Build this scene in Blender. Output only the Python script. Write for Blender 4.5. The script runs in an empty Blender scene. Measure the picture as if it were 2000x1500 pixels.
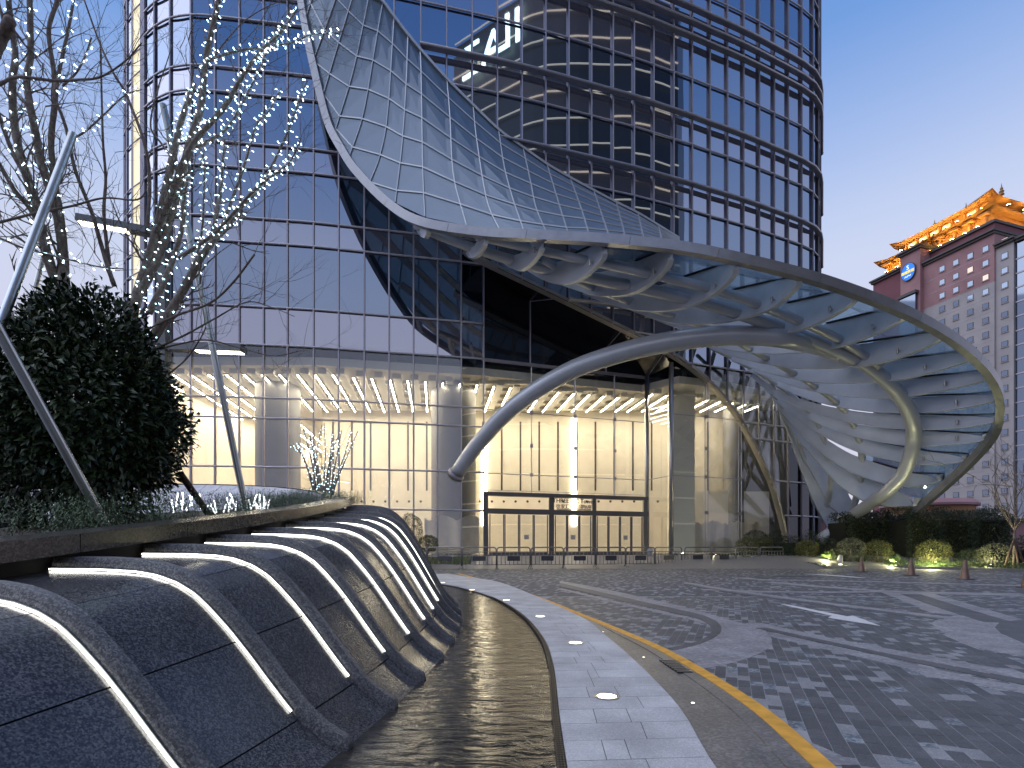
import bpy, math, random
import numpy as np
from mathutils import Vector as V, Matrix
random.seed(7); rng = np.random.default_rng(7)
R = math.radians
sc = bpy.context.scene
# ---------------------------------------------------------------- camera
F = 1062.0; HZ = 1068.0; CH = 1.25            # focal length and horizon row in photo pixels, eye height in metres
cam = bpy.data.cameras.new('camera'); cam.sensor_width = 36; cam.sensor_fit = 'HORIZONTAL'
cam.lens = F / 2000 * 36; cam.shift_y = (HZ - 750) / 2000; cam.clip_start = .05; cam.clip_end = 3000
co = bpy.data.objects.new('camera', cam); sc.collection.objects.link(co)
co.location = (0, 0, CH); co.rotation_euler = (R(90), 0, 0); sc.camera = co
# ---------------------------------------------------------------- dusk sky
SUN_EL, SUN_ROT = R(1.2), R(65)
w = bpy.data.worlds.new('World'); sc.world = w; w.use_nodes = True
nt = w.node_tree; nt.nodes.clear()
sky = nt.nodes.new('ShaderNodeTexSky'); sky.sky_type = 'NISHITA'; sky.sun_disc = False
sky.sun_elevation = SUN_EL; sky.sun_rotation = SUN_ROT; sky.air_density = 1.0; sky.dust_density = .6; sky.ozone_density = 3.5
geo = nt.nodes.new('ShaderNodeNewGeometry'); sep = nt.nodes.new('ShaderNodeSeparateXYZ')
ramp = nt.nodes.new('ShaderNodeValToRGB')     # clear dusk sky: pale lavender low down, deeper blue overhead
e = ramp.color_ramp.elements
e[0].position = 0.0; e[0].color = (.66, .62, .74, 1); e[1].position = 1.0; e[1].color = (.05, .13, .40, 1)
for p, c in ((.25, (.68, .68, .84)), (.41, (.62, .68, .87)), (.465, (.54, .63, .87)), (.54, (.38, .51, .83)), (.64, (.18, .35, .74)), (.80, (.09, .20, .55))):
    k = e.new(p); k.color = (*c, 1)
mixc = nt.nodes.new('ShaderNodeMix'); mixc.data_type = 'RGBA'; mixc.inputs[0].default_value = .93
sk = nt.nodes.new('ShaderNodeVectorMath'); sk.operation = 'SCALE'; sk.inputs[3].default_value = .5
bg = nt.nodes.new('ShaderNodeBackground'); out = nt.nodes.new('ShaderNodeOutputWorld')
tc = nt.nodes.new('ShaderNodeTexCoord'); nt.links.new(tc.outputs['Generated'], sep.inputs[0])
nt.links.new(sep.outputs[2], ramp.inputs[0]); nt.links.new(sky.outputs[0], sk.inputs[0])
nt.links.new(sk.outputs[0], mixc.inputs[6]); nt.links.new(ramp.outputs[0], mixc.inputs[7])
nt.links.new(mixc.outputs[2], bg.inputs[0]); nt.links.new(bg.outputs[0], out.inputs[0]); bg.inputs[1].default_value = .92
sl = bpy.data.lights.new('fill_sun', 'SUN'); sl.energy = 1.75; sl.angle = R(80); sl.color = (.92, .93, 1)      # added broad fill lamp, lifting the plaza beyond what the dusk sky gives
so = bpy.data.objects.new('fill_sun', sl); sc.collection.objects.link(so)
so.rotation_euler = (R(32), 0, R(-90))
vs = sc.view_settings; vs.view_transform = 'Standard'; vs.look = 'None'; vs.exposure = .2; vs.gamma = 1; vs.use_curve_mapping = False
cy = sc.cycles; cy.use_denoising = True; cy.max_bounces = 8; cy.transparent_max_bounces = 16; cy.sample_clamp_indirect = 4; cy.sample_clamp_direct = 0
cy.caustics_reflective = False; cy.caustics_refractive = False
# ---------------------------------------------------------------- helpers
def P(x, y, Y): return V(((x - 1000) / F * Y, Y, CH + (HZ - y) / F * Y))
def G(x, y, z=0.0):
    Y = (CH - z) * F / (y - HZ); return V(((x - 1000) / F * Y, Y, z))
def pxof(p): return (1000 + F * p[0] / p[1], HZ - F * (p[2] - CH) / p[1])
def interp(x, pts):
    xs = [a[0] for a in pts]; ys = [a[1] for a in pts]
    return float(np.interp(x, xs, ys))
def offs(o):
    t = V((0, 0, 0))
    while o: t += o.location; o = o.parent
    return t
class MB:
    def __init__(s): s.v = []; s.f = []; s.m = []; s.mi = 0
    def add(s, vs, fs):
        n = len(s.v); s.v += [tuple(a) for a in vs]; s.f += [tuple(n + i for i in f) for f in fs]; s.m += [s.mi] * len(fs); return s
    def box(s, c, h, ax=None):
        c = V(c); a = ax or (V((1, 0, 0)), V((0, 1, 0)), V((0, 0, 1)))
        vs = [c + a[0] * (i * h[0]) + a[1] * (j * h[1]) + a[2] * (k * h[2]) for i in (-1, 1) for j in (-1, 1) for k in (-1, 1)]
        return s.add(vs, [(0, 1, 3, 2), (4, 6, 7, 5), (0, 4, 5, 1), (2, 3, 7, 6), (0, 2, 6, 4), (1, 5, 7, 3)])
    def bar(s, a, b, w, h, up=V((0, 0, 1))):
        a, b = V(a), V(b); d = b - a; L = d.length
        if L < 1e-5: return s
        d /= L; n = d.cross(up)
        if n.length < 1e-3: n = d.cross(V((1, 0, 0)))
        n.normalize(); u = n.cross(d)
        return s.box((a + b) / 2, (L / 2, w / 2, h / 2), (d, n, u))
    def tube(s, pts, rad, n=8, caps=True):
        pts = [V(p) for p in pts]; N = len(pts); r = rad if isinstance(rad, (list, tuple)) else [rad] * N
        t0 = (pts[1] - pts[0]).normalized(); ref = V((0, 0, 1)) if abs(t0.z) < .9 else V((1, 0, 0))
        u = t0.cross(ref).normalized(); vs = []
        for i, p in enumerate(pts):
            t = (pts[min(i + 1, N - 1)] - pts[max(i - 1, 0)])
            t = t.normalized() if t.length > 1e-9 else t0
            u = u - t * u.dot(t); u = u.normalized() if u.length > 1e-6 else t.orthogonal().normalized(); b = t.cross(u)
            vs += [p + (u * math.cos(k * math.tau / n) + b * math.sin(k * math.tau / n)) * r[i] for k in range(n)]
        fs = [(i * n + k, i * n + (k + 1) % n, (i + 1) * n + (k + 1) % n, (i + 1) * n + k) for i in range(N - 1) for k in range(n)]
        if caps: fs += [tuple(range(n - 1, -1, -1)), tuple((N - 1) * n + k for k in range(n))]
        return s.add(vs, fs)
    def loft(s, secs, closed=True, caps=True):
        n = len(secs[0]); N = len(secs); vs = [p for q in secs for p in q]
        fs = [(i * n + k, i * n + (k + 1) % n, (i + 1) * n + (k + 1) % n, (i + 1) * n + k) for i in range(N - 1) for k in range(n if closed else n - 1)]
        if caps and closed: fs += [tuple(range(n - 1, -1, -1)), tuple((N - 1) * n + k for k in range(n))]
        return s.add(vs, fs)
    def sweep(s, pts, w, h, ups=None, off=0):
        pts = [V(p) for p in pts]; N = len(pts); secs = []
        for i, p in enumerate(pts):
            t = (pts[min(i + 1, N - 1)] - pts[max(i - 1, 0)]).normalized(); up = ups[i] if ups else V((0, 0, 1))
            u = up - t * up.dot(t); u = u.normalized() if u.length > 1e-4 else t.orthogonal(); n = t.cross(u)
            a = p + u * off
            secs.append([a - n * w / 2 - u * h / 2, a + n * w / 2 - u * h / 2, a + n * w / 2 + u * h / 2, a - n * w / 2 + u * h / 2])
        return s.loft(secs)
    def prism(s, poly, d):
        n = len(poly); a = [V(p) for p in poly]; b = [p + V(d) for p in a]
        return s.add(a + b, [tuple(range(n - 1, -1, -1)), tuple(range(n, 2 * n))] + [(i, (i + 1) % n, n + (i + 1) % n, n + i) for i in range(n)])
    def slab(s, poly, n, t):                       # polygon given thickness t along -n
        return s.prism(poly, V(n) * -t)
    def lathe(s, prof, c=(0, 0, 0), n=20, ring=False):
        c = V(c); secs = [[c + V((r * math.cos(k * math.tau / n), r * math.sin(k * math.tau / n), z)) for k in range(n)] for r, z in prof]
        return s.loft(secs + secs[:1], caps=False) if ring else s.loft(secs)
    def build(s, name, mat, parent=None, smooth=False, local=False):
        me = bpy.data.meshes.new(name); o0 = V((0, 0, 0)) if local else offs(parent)
        me.from_pydata([(a[0] - o0.x, a[1] - o0.y, a[2] - o0.z) for a in s.v], [], s.f)
        mats = mat if isinstance(mat, (list, tuple)) else [mat]
        for m in mats: me.materials.append(m)
        if len(mats) > 1: me.polygons.foreach_set('material_index', s.m)
        if smooth: me.shade_smooth() if smooth is True else None
        if smooth == 'auto':
            me.shade_smooth()
            try: me.set_sharp_from_angle(angle=R(38))
            except Exception: pass
        o = bpy.data.objects.new(name, me); sc.collection.objects.link(o)
        if parent: o.parent = parent
        return o
def tag(o, label=None, cat=None, group=None, kind=None):
    if label: o['label'] = label
    if cat: o['category'] = cat
    if group: o['group'] = group
    if kind: o['kind'] = kind
    return o
def thing(name, label, cat, loc=(0, 0, 0), group=None):
    o = bpy.data.objects.new(name, None); o.location = loc; o.empty_display_size = .2; sc.collection.objects.link(o)
    return tag(o, label, cat, group)
def inst(name, me, parent, mat4=None):
    o = bpy.data.objects.new(name, me); sc.collection.objects.link(o); o.parent = parent
    if mat4 is not None: o.matrix_local = mat4
    return o
def copy_tree(o, parent=None):
    c = o.copy(); sc.collection.objects.link(c)
    if parent: c.parent = parent
    for ch in list(o.children): copy_tree(ch, c)
    return c
def spline(pts, n):
    p = np.array([list(a) for a in pts], float); m = len(p); o = []
    q = np.vstack([2 * p[0] - p[1], p, 2 * p[-1] - p[-2]])
    for k in range(n):
        t = k / (n - 1) * (m - 1); i = min(int(t), m - 2); f = t - i; a, b, c, d = q[i:i + 4]
        o.append(.5 * ((2 * b) + (c - a) * f + (2 * a - 5 * b + 4 * c - d) * f * f + (3 * b - a - 3 * c + d) * f ** 3))
    return [V(x) if len(x) == 3 else tuple(x) for x in o]
def inpoly(x, y, poly):
    c = False; n = len(poly)
    for i in range(n):
        x1, y1 = poly[i][0], poly[i][1]; x2, y2 = poly[i - 1][0], poly[i - 1][1]
        if (y1 > y) != (y2 > y) and x < (x2 - x1) * (y - y1) / (y2 - y1) + x1: c = not c
    return c
# ---------------------------------------------------------------- materials
def newmat(name):
    m = bpy.data.materials.new(name); m.use_nodes = True; t = m.node_tree; b = t.nodes.get('Principled BSDF'); return m, t, b
def pbr(name, col, rough=.6, metal=0, var=.0, scale=3., bump=0., bscale=40., spec=.5, detail=6, rvar=0, dist=.02):
    m, t, b = newmat(name); b.inputs['Roughness'].default_value = rough; b.inputs['Metallic'].default_value = metal
    b.inputs['Specular IOR Level'].default_value = spec; b.inputs['Base Color'].default_value = (*col, 1)
    g = t.nodes.new('ShaderNodeNewGeometry')
    if var or rvar:
        n = t.nodes.new('ShaderNodeTexNoise'); n.inputs['Scale'].default_value = scale; n.inputs['Detail'].default_value = detail
        t.links.new(g.outputs['Position'], n.inputs['Vector'])
        if var:
            r = t.nodes.new('ShaderNodeValToRGB'); r.color_ramp.elements[0].position = .3; r.color_ramp.elements[1].position = .72
            r.color_ramp.elements[0].color = (*[c * (1 - var) for c in col], 1); r.color_ramp.elements[1].color = (*[min(1, c * (1 + var)) for c in col], 1)
            t.links.new(n.outputs['Fac'], r.inputs[0]); t.links.new(r.outputs[0], b.inputs['Base Color'])
        if rvar:
            mr = t.nodes.new('ShaderNodeMapRange'); mr.inputs[3].default_value = max(.02, rough - rvar); mr.inputs[4].default_value = rough + rvar
            t.links.new(n.outputs['Fac'], mr.inputs[0]); t.links.new(mr.outputs[0], b.inputs['Roughness'])
    if bump:
        n2 = t.nodes.new('ShaderNodeTexNoise'); n2.inputs['Scale'].default_value = bscale; n2.inputs['Detail'].default_value = 5
        bp = t.nodes.new('ShaderNodeBump'); bp.inputs['Strength'].default_value = bump; bp.inputs['Distance'].default_value = dist
        t.links.new(g.outputs['Position'], n2.inputs['Vector']); t.links.new(n2.outputs['Fac'], bp.inputs['Height']); t.links.new(bp.outputs[0], b.inputs['Normal'])
    return m
def emit(name, col, s, sample=True):
    m, t, b = newmat(name); b.inputs['Base Color'].default_value = (*[c * .8 for c in col], 1)
    b.inputs['Emission Color'].default_value = (*col, 1); b.inputs['Emission Strength'].default_value = s
    if not sample: m.cycles.emission_sampling = 'NONE'
    return m
def coated(name, body, refl, fac, rough=.02, trans=None, wave=.0, lucent=False):
    """window glass: see-through or dark body under a mirror-like coat whose strength grows towards grazing"""
    m, t, b = newmat(name); t.nodes.remove(b); o = t.nodes['Material Output']
    gl = t.nodes.new('ShaderNodeBsdfGlossy'); gl.inputs['Color'].default_value = (*refl, 1); gl.inputs['Roughness'].default_value = rough
    if trans is None:
        bd = t.nodes.new('ShaderNodeBsdfDiffuse'); bd.inputs[0].default_value = (*body, 1)
    else:
        bd = t.nodes.new('ShaderNodeBsdfTransparent'); bd.inputs[0].default_value = (*trans, 1)
        if body:
            df = t.nodes.new('ShaderNodeBsdfDiffuse'); df.inputs[0].default_value = (*body[:3], 1); mx = t.nodes.new('ShaderNodeMixShader'); mx.inputs[0].default_value = body[3]
            if lucent:
                tl = t.nodes.new('ShaderNodeBsdfTranslucent'); tl.inputs[0].default_value = (.60, .74, .84, 1); m2 = t.nodes.new('ShaderNodeMixShader'); m2.inputs[0].default_value = .5
                t.links.new(df.outputs[0], m2.inputs[1]); t.links.new(tl.outputs[0], m2.inputs[2]); df = m2
            t.links.new(bd.outputs[0], mx.inputs[1]); t.links.new(df.outputs[0], mx.inputs[2]); bd = mx
    lw = t.nodes.new('ShaderNodeLayerWeight'); lw.inputs[0].default_value = .5; pw = t.nodes.new('ShaderNodeMath'); pw.operation = 'POWER'; pw.inputs[1].default_value = 4.5; t.links.new(lw.outputs['Facing'], pw.inputs[0])
    ma = t.nodes.new('ShaderNodeMath'); ma.operation = 'MULTIPLY_ADD'; ma.inputs[1].default_value = 1 - fac; ma.inputs[2].default_value = fac; ma.use_clamp = True
    t.links.new(pw.outputs[0], ma.inputs[0])
    ms = t.nodes.new('ShaderNodeMixShader'); t.links.new(ma.outputs[0], ms.inputs[0]); t.links.new(bd.outputs[0], ms.inputs[1]); t.links.new(gl.outputs[0], ms.inputs[2])
    if wave:
        g = t.nodes.new('ShaderNodeNewGeometry'); n = t.nodes.new('ShaderNodeTexNoise'); n.inputs['Scale'].default_value = .55; n.inputs['Detail'].default_value = 1
        bp = t.nodes.new('ShaderNodeBump'); bp.inputs['Strength'].default_value = wave; bp.inputs['Distance'].default_value = .02
        t.links.new(g.outputs['Position'], n.inputs['Vector']); t.links.new(n.outputs['Fac'], bp.inputs['Height']); t.links.new(bp.outputs[0], gl.inputs['Normal']); t.links.new(bp.outputs[0], lw.inputs['Normal'])
    t.links.new(ms.outputs[0], o.inputs[0]); return m
M = {}
M['metal'] = pbr('painted_steel', (.50, .53, .57), .34, .3, .06, 1.2, rvar=.06)
M['rib'] = pbr('rib_steel', (.58, .63, .70), .40, .25, .10, .9, rvar=.08)
M['mullion'] = pbr('mullion_metal', (.38, .36, .41), .38, .45, .06, 2)
M['transom'] = pbr('transom_metal', (.56, .54, .59), .32, .4, .05, 2)
M['fin'] = pbr('sunshade_metal', (.50, .49, .53), .32, .5, .05, 2)
M['rim'] = pbr('rim_metal', (.27, .28, .31), .34, .6, .10, 2.5, rvar=.08)
M['vision'] = coated('vision_glass', (.006, .012, .022), (.64, .75, .95), .42, .01, wave=.05)
M['spandrel'] = coated('spandrel_glass', (.045, .047, .07), (.84, .85, .97), .46, .02, wave=.05)
M['lobby_glass'] = coated('lobby_glass', None, (.85, .9, 1), .085, .01, trans=(.93, .94, .92), wave=.03)
M['low_iron'] = coated('frameless_glass', None, (.85, .9, 1), .05, .01, trans=(.96, .97, .96), wave=.02)
M['roof_glass'] = coated('fritted_roof_glass', (.20, .30, .36, .38), (.70, .80, .95), .10, .04, trans=(.78, .88, .94), lucent=True)
M['black'] = pbr('black_soffit', (.008, .008, .010), .14, 0, spec=.6)
M['darkglass'] = coated('dark_glass', (.010, .011, .014), (.6, .65, .75), .10, .02, wave=.05)
M['cream'] = pbr('cream_wall', (.86, .79, .66), .7, 0, .04, 1.5, bump=.05, bscale=6)
M['slot'] = pbr('dark_slot', (.10, .085, .07), .6)
M['ceil'] = pbr('white_ceiling', (.78, .74, .66), .8)
M['column'] = pbr('grey_column', (.20, .195, .19), .45, .1, .08, 1.2)
M['floor_in'] = pbr('lobby_floor', (.66, .60, .50), .25, 0, .08, 2)
M['sheet'] = pbr('dust_sheet', (.78, .70, .58), .8, 0, .08, 2, bump=.4, bscale=2.5, dist=.1)
M['strip'] = emit('warm_linear_light', (1, .87, .66), 46)
M['slotlight'] = emit('warm_slot_light', (1, .86, .62), 14)
M['led'] = emit('white_led', (1, .96, .86), 7)
M['bulb'] = emit('fairy_bulb', (.62, .88, 1.0), 7, False)
M['stick'] = emit('light_stick', (.9, .97, 1.0), 5)
M['lamp'] = emit('street_lamp_led', (1, .92, .66), 14)
M['up'] = emit('uplight_lens', (1, .86, .62), 6)
M['dot'] = emit('kerb_dot', (1, .9, .7), 10)
M['warmwin'] = emit('lit_window', (1, .78, .42), .75)
M['dimwin'] = emit('dim_lit_window', (1, .82, .66), .5)
M['orange'] = emit('roof_floodlight', (1, .55, .14), 150)
M['sign_letters'] = emit('sign_letters', (.80, 1, .97), 4)
M['floorline'] = emit('floor_line_light', (1, .85, .62), .7)
M['bark'] = pbr('bark', (.18, .145, .125), .9, 0, .35, 25, bump=.5, bscale=60)
M['wire'] = pbr('white_wire', (.80, .86, .90), .4)
M['galv'] = pbr('galvanised_pole', (.46, .49, .50), .28, .9, .1, 5)
M['rust'] = pbr('brown_prop', (.09, .055, .045), .7, 0, .2, 10)
M['post'] = pbr('grey_post', (.13, .145, .155), .45, .4)
M['stainless'] = pbr('stainless', (.46, .45, .45), .3, .9, .08, 6)
M['plate'] = pbr('barrier_plate', (.055, .055, .06), .5)
M['bronze'] = pbr('bronze_cone', (.16, .105, .085), .45, .5, .12, 8)
M['kerb'] = pbr('kerb_granite', (.12, .12, .13), .6, 0, .2, 60)
M['yellow'] = pbr('yellow_paint', (.72, .36, .045), .55, 0, .22, 9, bump=.15, bscale=120)
M['white_paint'] = pbr('white_paint', (.62, .62, .63), .6, 0, .15, 30)
M['joint'] = pbr('joint_dark', (.012, .012, .013), .8)
M['tile_stone'] = pbr('dish_tile', (.50, .50, .54), .4, 0, .12, 4, spec=.6)
M['soil'] = pbr('soil', (.045, .035, .028), .95, 0, .3, 12, bump=.6, bscale=25)
M['asphalt'] = pbr('far_ground', (.07, .07, .075), .8, 0, .2, .3)
def leafmat(name, a, b, rough=.35, trans=.25):
    m, t, p = newmat(name); g = t.nodes.new('ShaderNodeNewGeometry'); n = t.nodes.new('ShaderNodeTexNoise'); n.inputs['Scale'].default_value = 7
    r = t.nodes.new('ShaderNodeValToRGB'); r.color_ramp.elements[0].color = (*a, 1); r.color_ramp.elements[1].color = (*b, 1); r.color_ramp.elements[0].position = .35; r.color_ramp.elements[1].position = .68
    ri = t.nodes.new('ShaderNodeMath'); ri.operation = 'MULTIPLY_ADD'; ri.inputs[1].default_value = .35; ri.inputs[2].default_value = -.17
    t.links.new(g.outputs['Random Per Island'], ri.inputs[0]); ad = t.nodes.new('ShaderNodeMath'); ad.operation = 'ADD'
    t.links.new(g.outputs['Position'], n.inputs['Vector']); t.links.new(n.outputs['Fac'], ad.inputs[0]); t.links.new(ri.outputs[0], ad.inputs[1]); t.links.new(ad.outputs[0], r.inputs[0])
    t.links.new(r.outputs[0], p.inputs['Base Color']); p.inputs['Roughness'].default_value = rough; p.inputs['Specular IOR Level'].default_value = .4
    return m
M['leaf_dark'] = leafmat('osmanthus_leaf', (.012, .028, .012), (.045, .075, .026), .32)
M['leaf_hedge'] = leafmat('hedge_leaf', (.014, .024, .012), (.045, .062, .024), .5)
M['leaf_ball'] = leafmat('topiary_leaf', (.05, .06, .018), (.13, .13, .04), .55)
M['leaf_pale'] = leafmat('variegated_leaf', (.09, .10, .06), (.20, .20, .13), .55)
M['leaf_rose'] = leafmat('rosemary_leaf', (.05, .085, .04), (.13, .19, .10), .6)
M['grass'] = leafmat('grass_blade', (.03, .06, .012), (.07, .12, .025), .6)
def granite(name, base, light, rough, scale=130.):
    m, t, b = newmat(name); g = t.nodes.new('ShaderNodeNewGeometry')
    n = t.nodes.new('ShaderNodeTexVoronoi'); n.inputs['Scale'].default_value = scale; n2 = t.nodes.new('ShaderNodeTexNoise'); n2.inputs['Scale'].default_value = scale * .45; n2.inputs['Detail'].default_value = 6
    n3 = t.nodes.new('ShaderNodeTexNoise'); n3.inputs['Scale'].default_value = 2.2; n3.inputs['Detail'].default_value = 4
    for k in (n, n2, n3): t.links.new(g.outputs['Position'], k.inputs['Vector'])
    sx = t.nodes.new('ShaderNodeSeparateColor'); t.links.new(n.outputs['Color'], sx.inputs[0])
    a = t.nodes.new('ShaderNodeMath'); a.operation = 'MULTIPLY'; t.links.new(sx.outputs[0], a.inputs[0]); t.links.new(n2.outputs['Fac'], a.inputs[1])
    r = t.nodes.new('ShaderNodeValToRGB'); r.color_ramp.elements[0].position = .12; r.color_ramp.elements[1].position = .52
    r.color_ramp.elements[0].color = (*base, 1); r.color_ramp.elements[1].color = (*light, 1); t.links.new(a.outputs[0], r.inputs[0])
    mx = t.nodes.new('ShaderNodeMix'); mx.data_type = 'RGBA'; mx.blend_type = 'MULTIPLY'; mx.inputs[0].default_value = .55
    r3 = t.nodes.new('ShaderNodeMapRange'); r3.inputs[1].default_value = .3; r3.inputs[2].default_value = .7; r3.inputs[3].default_value = .5; r3.inputs[4].default_value = 1.25
    t.links.new(n3.outputs['Fac'], r3.inputs[0]); t.links.new(r.outputs[0], mx.inputs[6]); t.links.new(r3.outputs[0], mx.inputs[7]); t.links.new(mx.outputs[2], b.inputs['Base Color'])
    b.inputs['Roughness'].default_value = rough; b.inputs['Specular IOR Level'].default_value = .5
    bp = t.nodes.new('ShaderNodeBump'); bp.inputs['Strength'].default_value = .12; bp.inputs['Distance'].default_value = .004; t.links.new(n2.outputs['Fac'], bp.inputs['Height']); t.links.new(bp.outputs[0], b.inputs['Normal'])
    return m
M['granite_wet'] = granite('wet_granite', (.040, .042, .048), (.165, .168, .176), .20, 120)
M['granite_rib'] = granite('flamed_granite', (.06, .063, .07), (.24, .245, .255), .5, 130)
M['granite_cop'] = granite('polished_granite', (.03, .028, .027), (.12, .11, .10), .22, 90)
M['sett_d'] = granite('dark_sett', (.070, .071, .077), (.120, .122, .128), .55, 150)
M['sett_m'] = granite('mid_sett', (.085, .086, .094), (.150, .152, .160), .55, 150)
M['sett_l'] = granite('light_sett', (.21, .213, .225), (.33, .333, .345), .55, 150)
M['sett_s'] = granite('speckled_sett', (.10, .12, .14), (.34, .37, .40), .5, 45)
M['band'] = granite('band_stone', (.21, .205, .22), (.34, .335, .35), .55, 35)
M['band_d'] = granite('dark_band_stone', (.075, .074, .08), (.13, .13, .136), .55, 90)
M['walk'] = granite('walk_granite', (.42, .42, .43), (.60, .595, .60), .6, 160)
M['walk2'] = granite('walk_granite_light', (.47, .475, .48), (.64, .64, .645), .6, 160)
M['gutter'] = granite('gutter_stone', (.13, .122, .116), (.25, .235, .22), .35, 60)
M['notice'] = pbr('notice_paper', (.5, .5, .5), .7)
M['winglit'] = emit('lit_stair_glass', (1, .87, .55), .62)
M['doorframe'] = pbr('door_frame_metal', (.20, .19, .185), .4, .5)
M['ribbon'] = coated('ribbon_fritted_glass', (.20, .28, .35, .88), (.70, .80, .95), .12, .34, trans=(.78, .88, .94), lucent=True)
M['barrier'] = pbr('barrier_steel', (.26, .26, .265), .33, .7)
# ================================================================ GROUND
def yl(Y, pts): return interp(Y, pts)
INNER = [(0, .1), (2, .21), (3.77, .284), (5.72, .377), (7.5, .353), (10.06, .095), (13, -.49), (15.8, -1.41), (17.7, -2.33), (22, -5)]
OUTER = [(0, .75), (1.5, .98), (3.07, 1.125), (4.425, 1.279), (7.29, 1.277), (10.3, 1.057), (18.4, -.4), (22, -1.9), (26, -3.6)]
YEL = [(0, 1.15), (1.5, 1.45), (3.07, 1.684), (4.27, 1.81), (6.03, 1.77), (7.42, 1.606), (10.06, 1.137), (15.1, .142), (24.1, -2.27), (27, -3.2)]
def smooth(pts, n=60):
    return [tuple(p) for p in spline([(a, b) for a, b in pts], n)]
INNER, OUTER, YEL = smooth(INNER), smooth(OUTER), smooth(YEL)
g = MB(); S = 900; g.add([(-S, -S, -.01), (S, -S, -.01), (S, S, -.01), (-S, S, -.01)], [(0, 1, 2, 3)])
tag(g.build('ground', M['asphalt']), kind='structure')
# paved forecourt: one sheet with procedural paving, near setts laid on it below
m, t, b = newmat('forecourt_paving'); geo_ = t.nodes.new('ShaderNodeNewGeometry'); mp = t.nodes.new('ShaderNodeMapping'); mp.inputs['Rotation'].default_value = (0, 0, R(-68))
bk = t.nodes.new('ShaderNodeTexBrick'); bk.inputs['Scale'].default_value = 1; bk.inputs['Brick Width'].default_value = .25; bk.inputs['Row Height'].default_value = .11; bk.inputs['Mortar Size'].default_value = .003
bk.inputs['Color1'].default_value = (0, 0, 0, 1); bk.inputs['Color2'].default_value = (1, 1, 1, 1); bk.inputs['Mortar'].default_value = (.02, .02, .02, 1); bk.inputs['Bias'].default_value = -.0
rp = t.nodes.new('ShaderNodeValToRGB'); rp.color_ramp.interpolation = 'CONSTANT'
el = rp.color_ramp.elements; el[0].color = (.072, .073, .080, 1); el[1].position = .5; el[1].color = (.105, .105, .113, 1); q = el.new(.80); q.color = (.25, .252, .27, 1)
nz = t.nodes.new('ShaderNodeTexNoise'); nz.inputs['Scale'].default_value = 40; mxx = t.nodes.new('ShaderNodeMix'); mxx.data_type = 'RGBA'; mxx.blend_type = 'OVERLAY'; mxx.inputs[0].default_value = .35
t.links.new(geo_.outputs['Position'], mp.inputs[0]); t.links.new(mp.outputs[0], bk.inputs['Vector']); t.links.new(bk.outputs['Color'], rp.inputs[0]); t.links.new(geo_.outputs['Position'], nz.inputs['Vector'])
t.links.new(rp.outputs[0], mxx.inputs[6]); t.links.new(nz.outputs['Fac'], mxx.inputs[7]); t.links.new(mxx.outputs[2], b.inputs['Base Color']); b.inputs['Roughness'].default_value = .72
M['paving'] = m
g = MB(); g.add([(-26, -30, 0), (60, -30, 0), (60, 31, 0), (-26, 31, 0)], [(0, 1, 2, 3)])
plaza = tag(g.build('forecourt', M['paving']), kind='structure')
# apron rising gently to the doors
M['apron'] = pbr('apron_stone', (.21, .20, .20), .5, 0, .12, 5)
g = MB(); g.add([(-26, 31, .002), (60, 31, .002), (60, 35, .66), (-26, 35, .66), (60, 60, .66), (-26, 60, .66)], [(0, 1, 2, 3), (3, 2, 4, 5)])
tag(g.build('entrance_apron', M['apron']), kind='structure')
# --- stone bands (flat inlays), traced on the ground
def gp(L, ox, oy, s): return [(ox + a / s, oy + b_ / s) for a, b_ in L]
c3 = lambda L: gp(L, 1000, 1120, 3.226); c4 = lambda L: gp(L, 1400, 1100, 3.333)
def strip(pts, w):                      # band of constant width on the ground along photo points
    q = [G(*p) for p in spline(pts, max(14, len(pts) * 4))]; a, c = [], []
    for i, p in enumerate(q):
        d = (q[min(i + 1, len(q) - 1)] - q[max(i - 1, 0)]).normalized(); n = V((-d.y, d.x, 0)); a.append(p + n * w / 2); c.append(p - n * w / 2)
    return a + c[::-1]
darc_o = c3([(1020, 492), (1180, 452), (1290, 400), (1320, 355), (1290, 310), (1200, 268), (1050, 232), (850, 188), (600, 130), (300, 62)])
hook = c3([(1220, 606), (1300, 592), (1400, 568), (1500, 537), (1600, 490), (1638, 440), (1620, 395), (1560, 350), (1400, 305), (1200, 248), (1050, 206), (850, 160), (600, 104), (300, 48)])
LIGHT, DARK = [], []
LIGHT.append([G(*p) for p in spline(darc_o, 40)] + [G(*p) for p in spline(hook, 40)][::-1])
darc_i = c3([(985, 478), (1120, 450), (1220, 410), (1258, 365), (1235, 325), (1150, 285), (1000, 250), (800, 204), (600, 156), (300, 84)])
DARK.append([G(*p) for p in spline(darc_o, 40)] + [G(*p) for p in spline(darc_i, 40)][::-1])
LIGHT.append(strip(c3([(1225, 318), (1130, 288), (1000, 262), (800, 218), (600, 172), (300, 98)]), .16))
DARK.append(strip(c4([(285, 427), (600, 498), (1000, 584), (1400, 668), (2000, 790), (2500, 900)]), .17))
LIGHT.append(strip(c4([(230, 395), (600, 478), (1000, 558), (1400, 632), (2000, 745), (2500, 840)]), .30))
LIGHT.append(strip(c4([(350, 470), (600, 528), (1000, 618), (1400, 712), (2000, 838), (2500, 945)]), .26))
LIGHT.append(strip(c4([(-200, 130), (0, 165), (400, 222), (800, 275), (1200, 322), (1500, 362)]), .32))
DARK.append(strip(c4([(-200, 138), (0, 176), (400, 238), (800, 292), (1200, 340), (1480, 372)]), .2))
LIGHT.append(strip(c4([(1170, 196), (1300, 240), (1450, 295), (1560, 340)]), .7))
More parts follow.
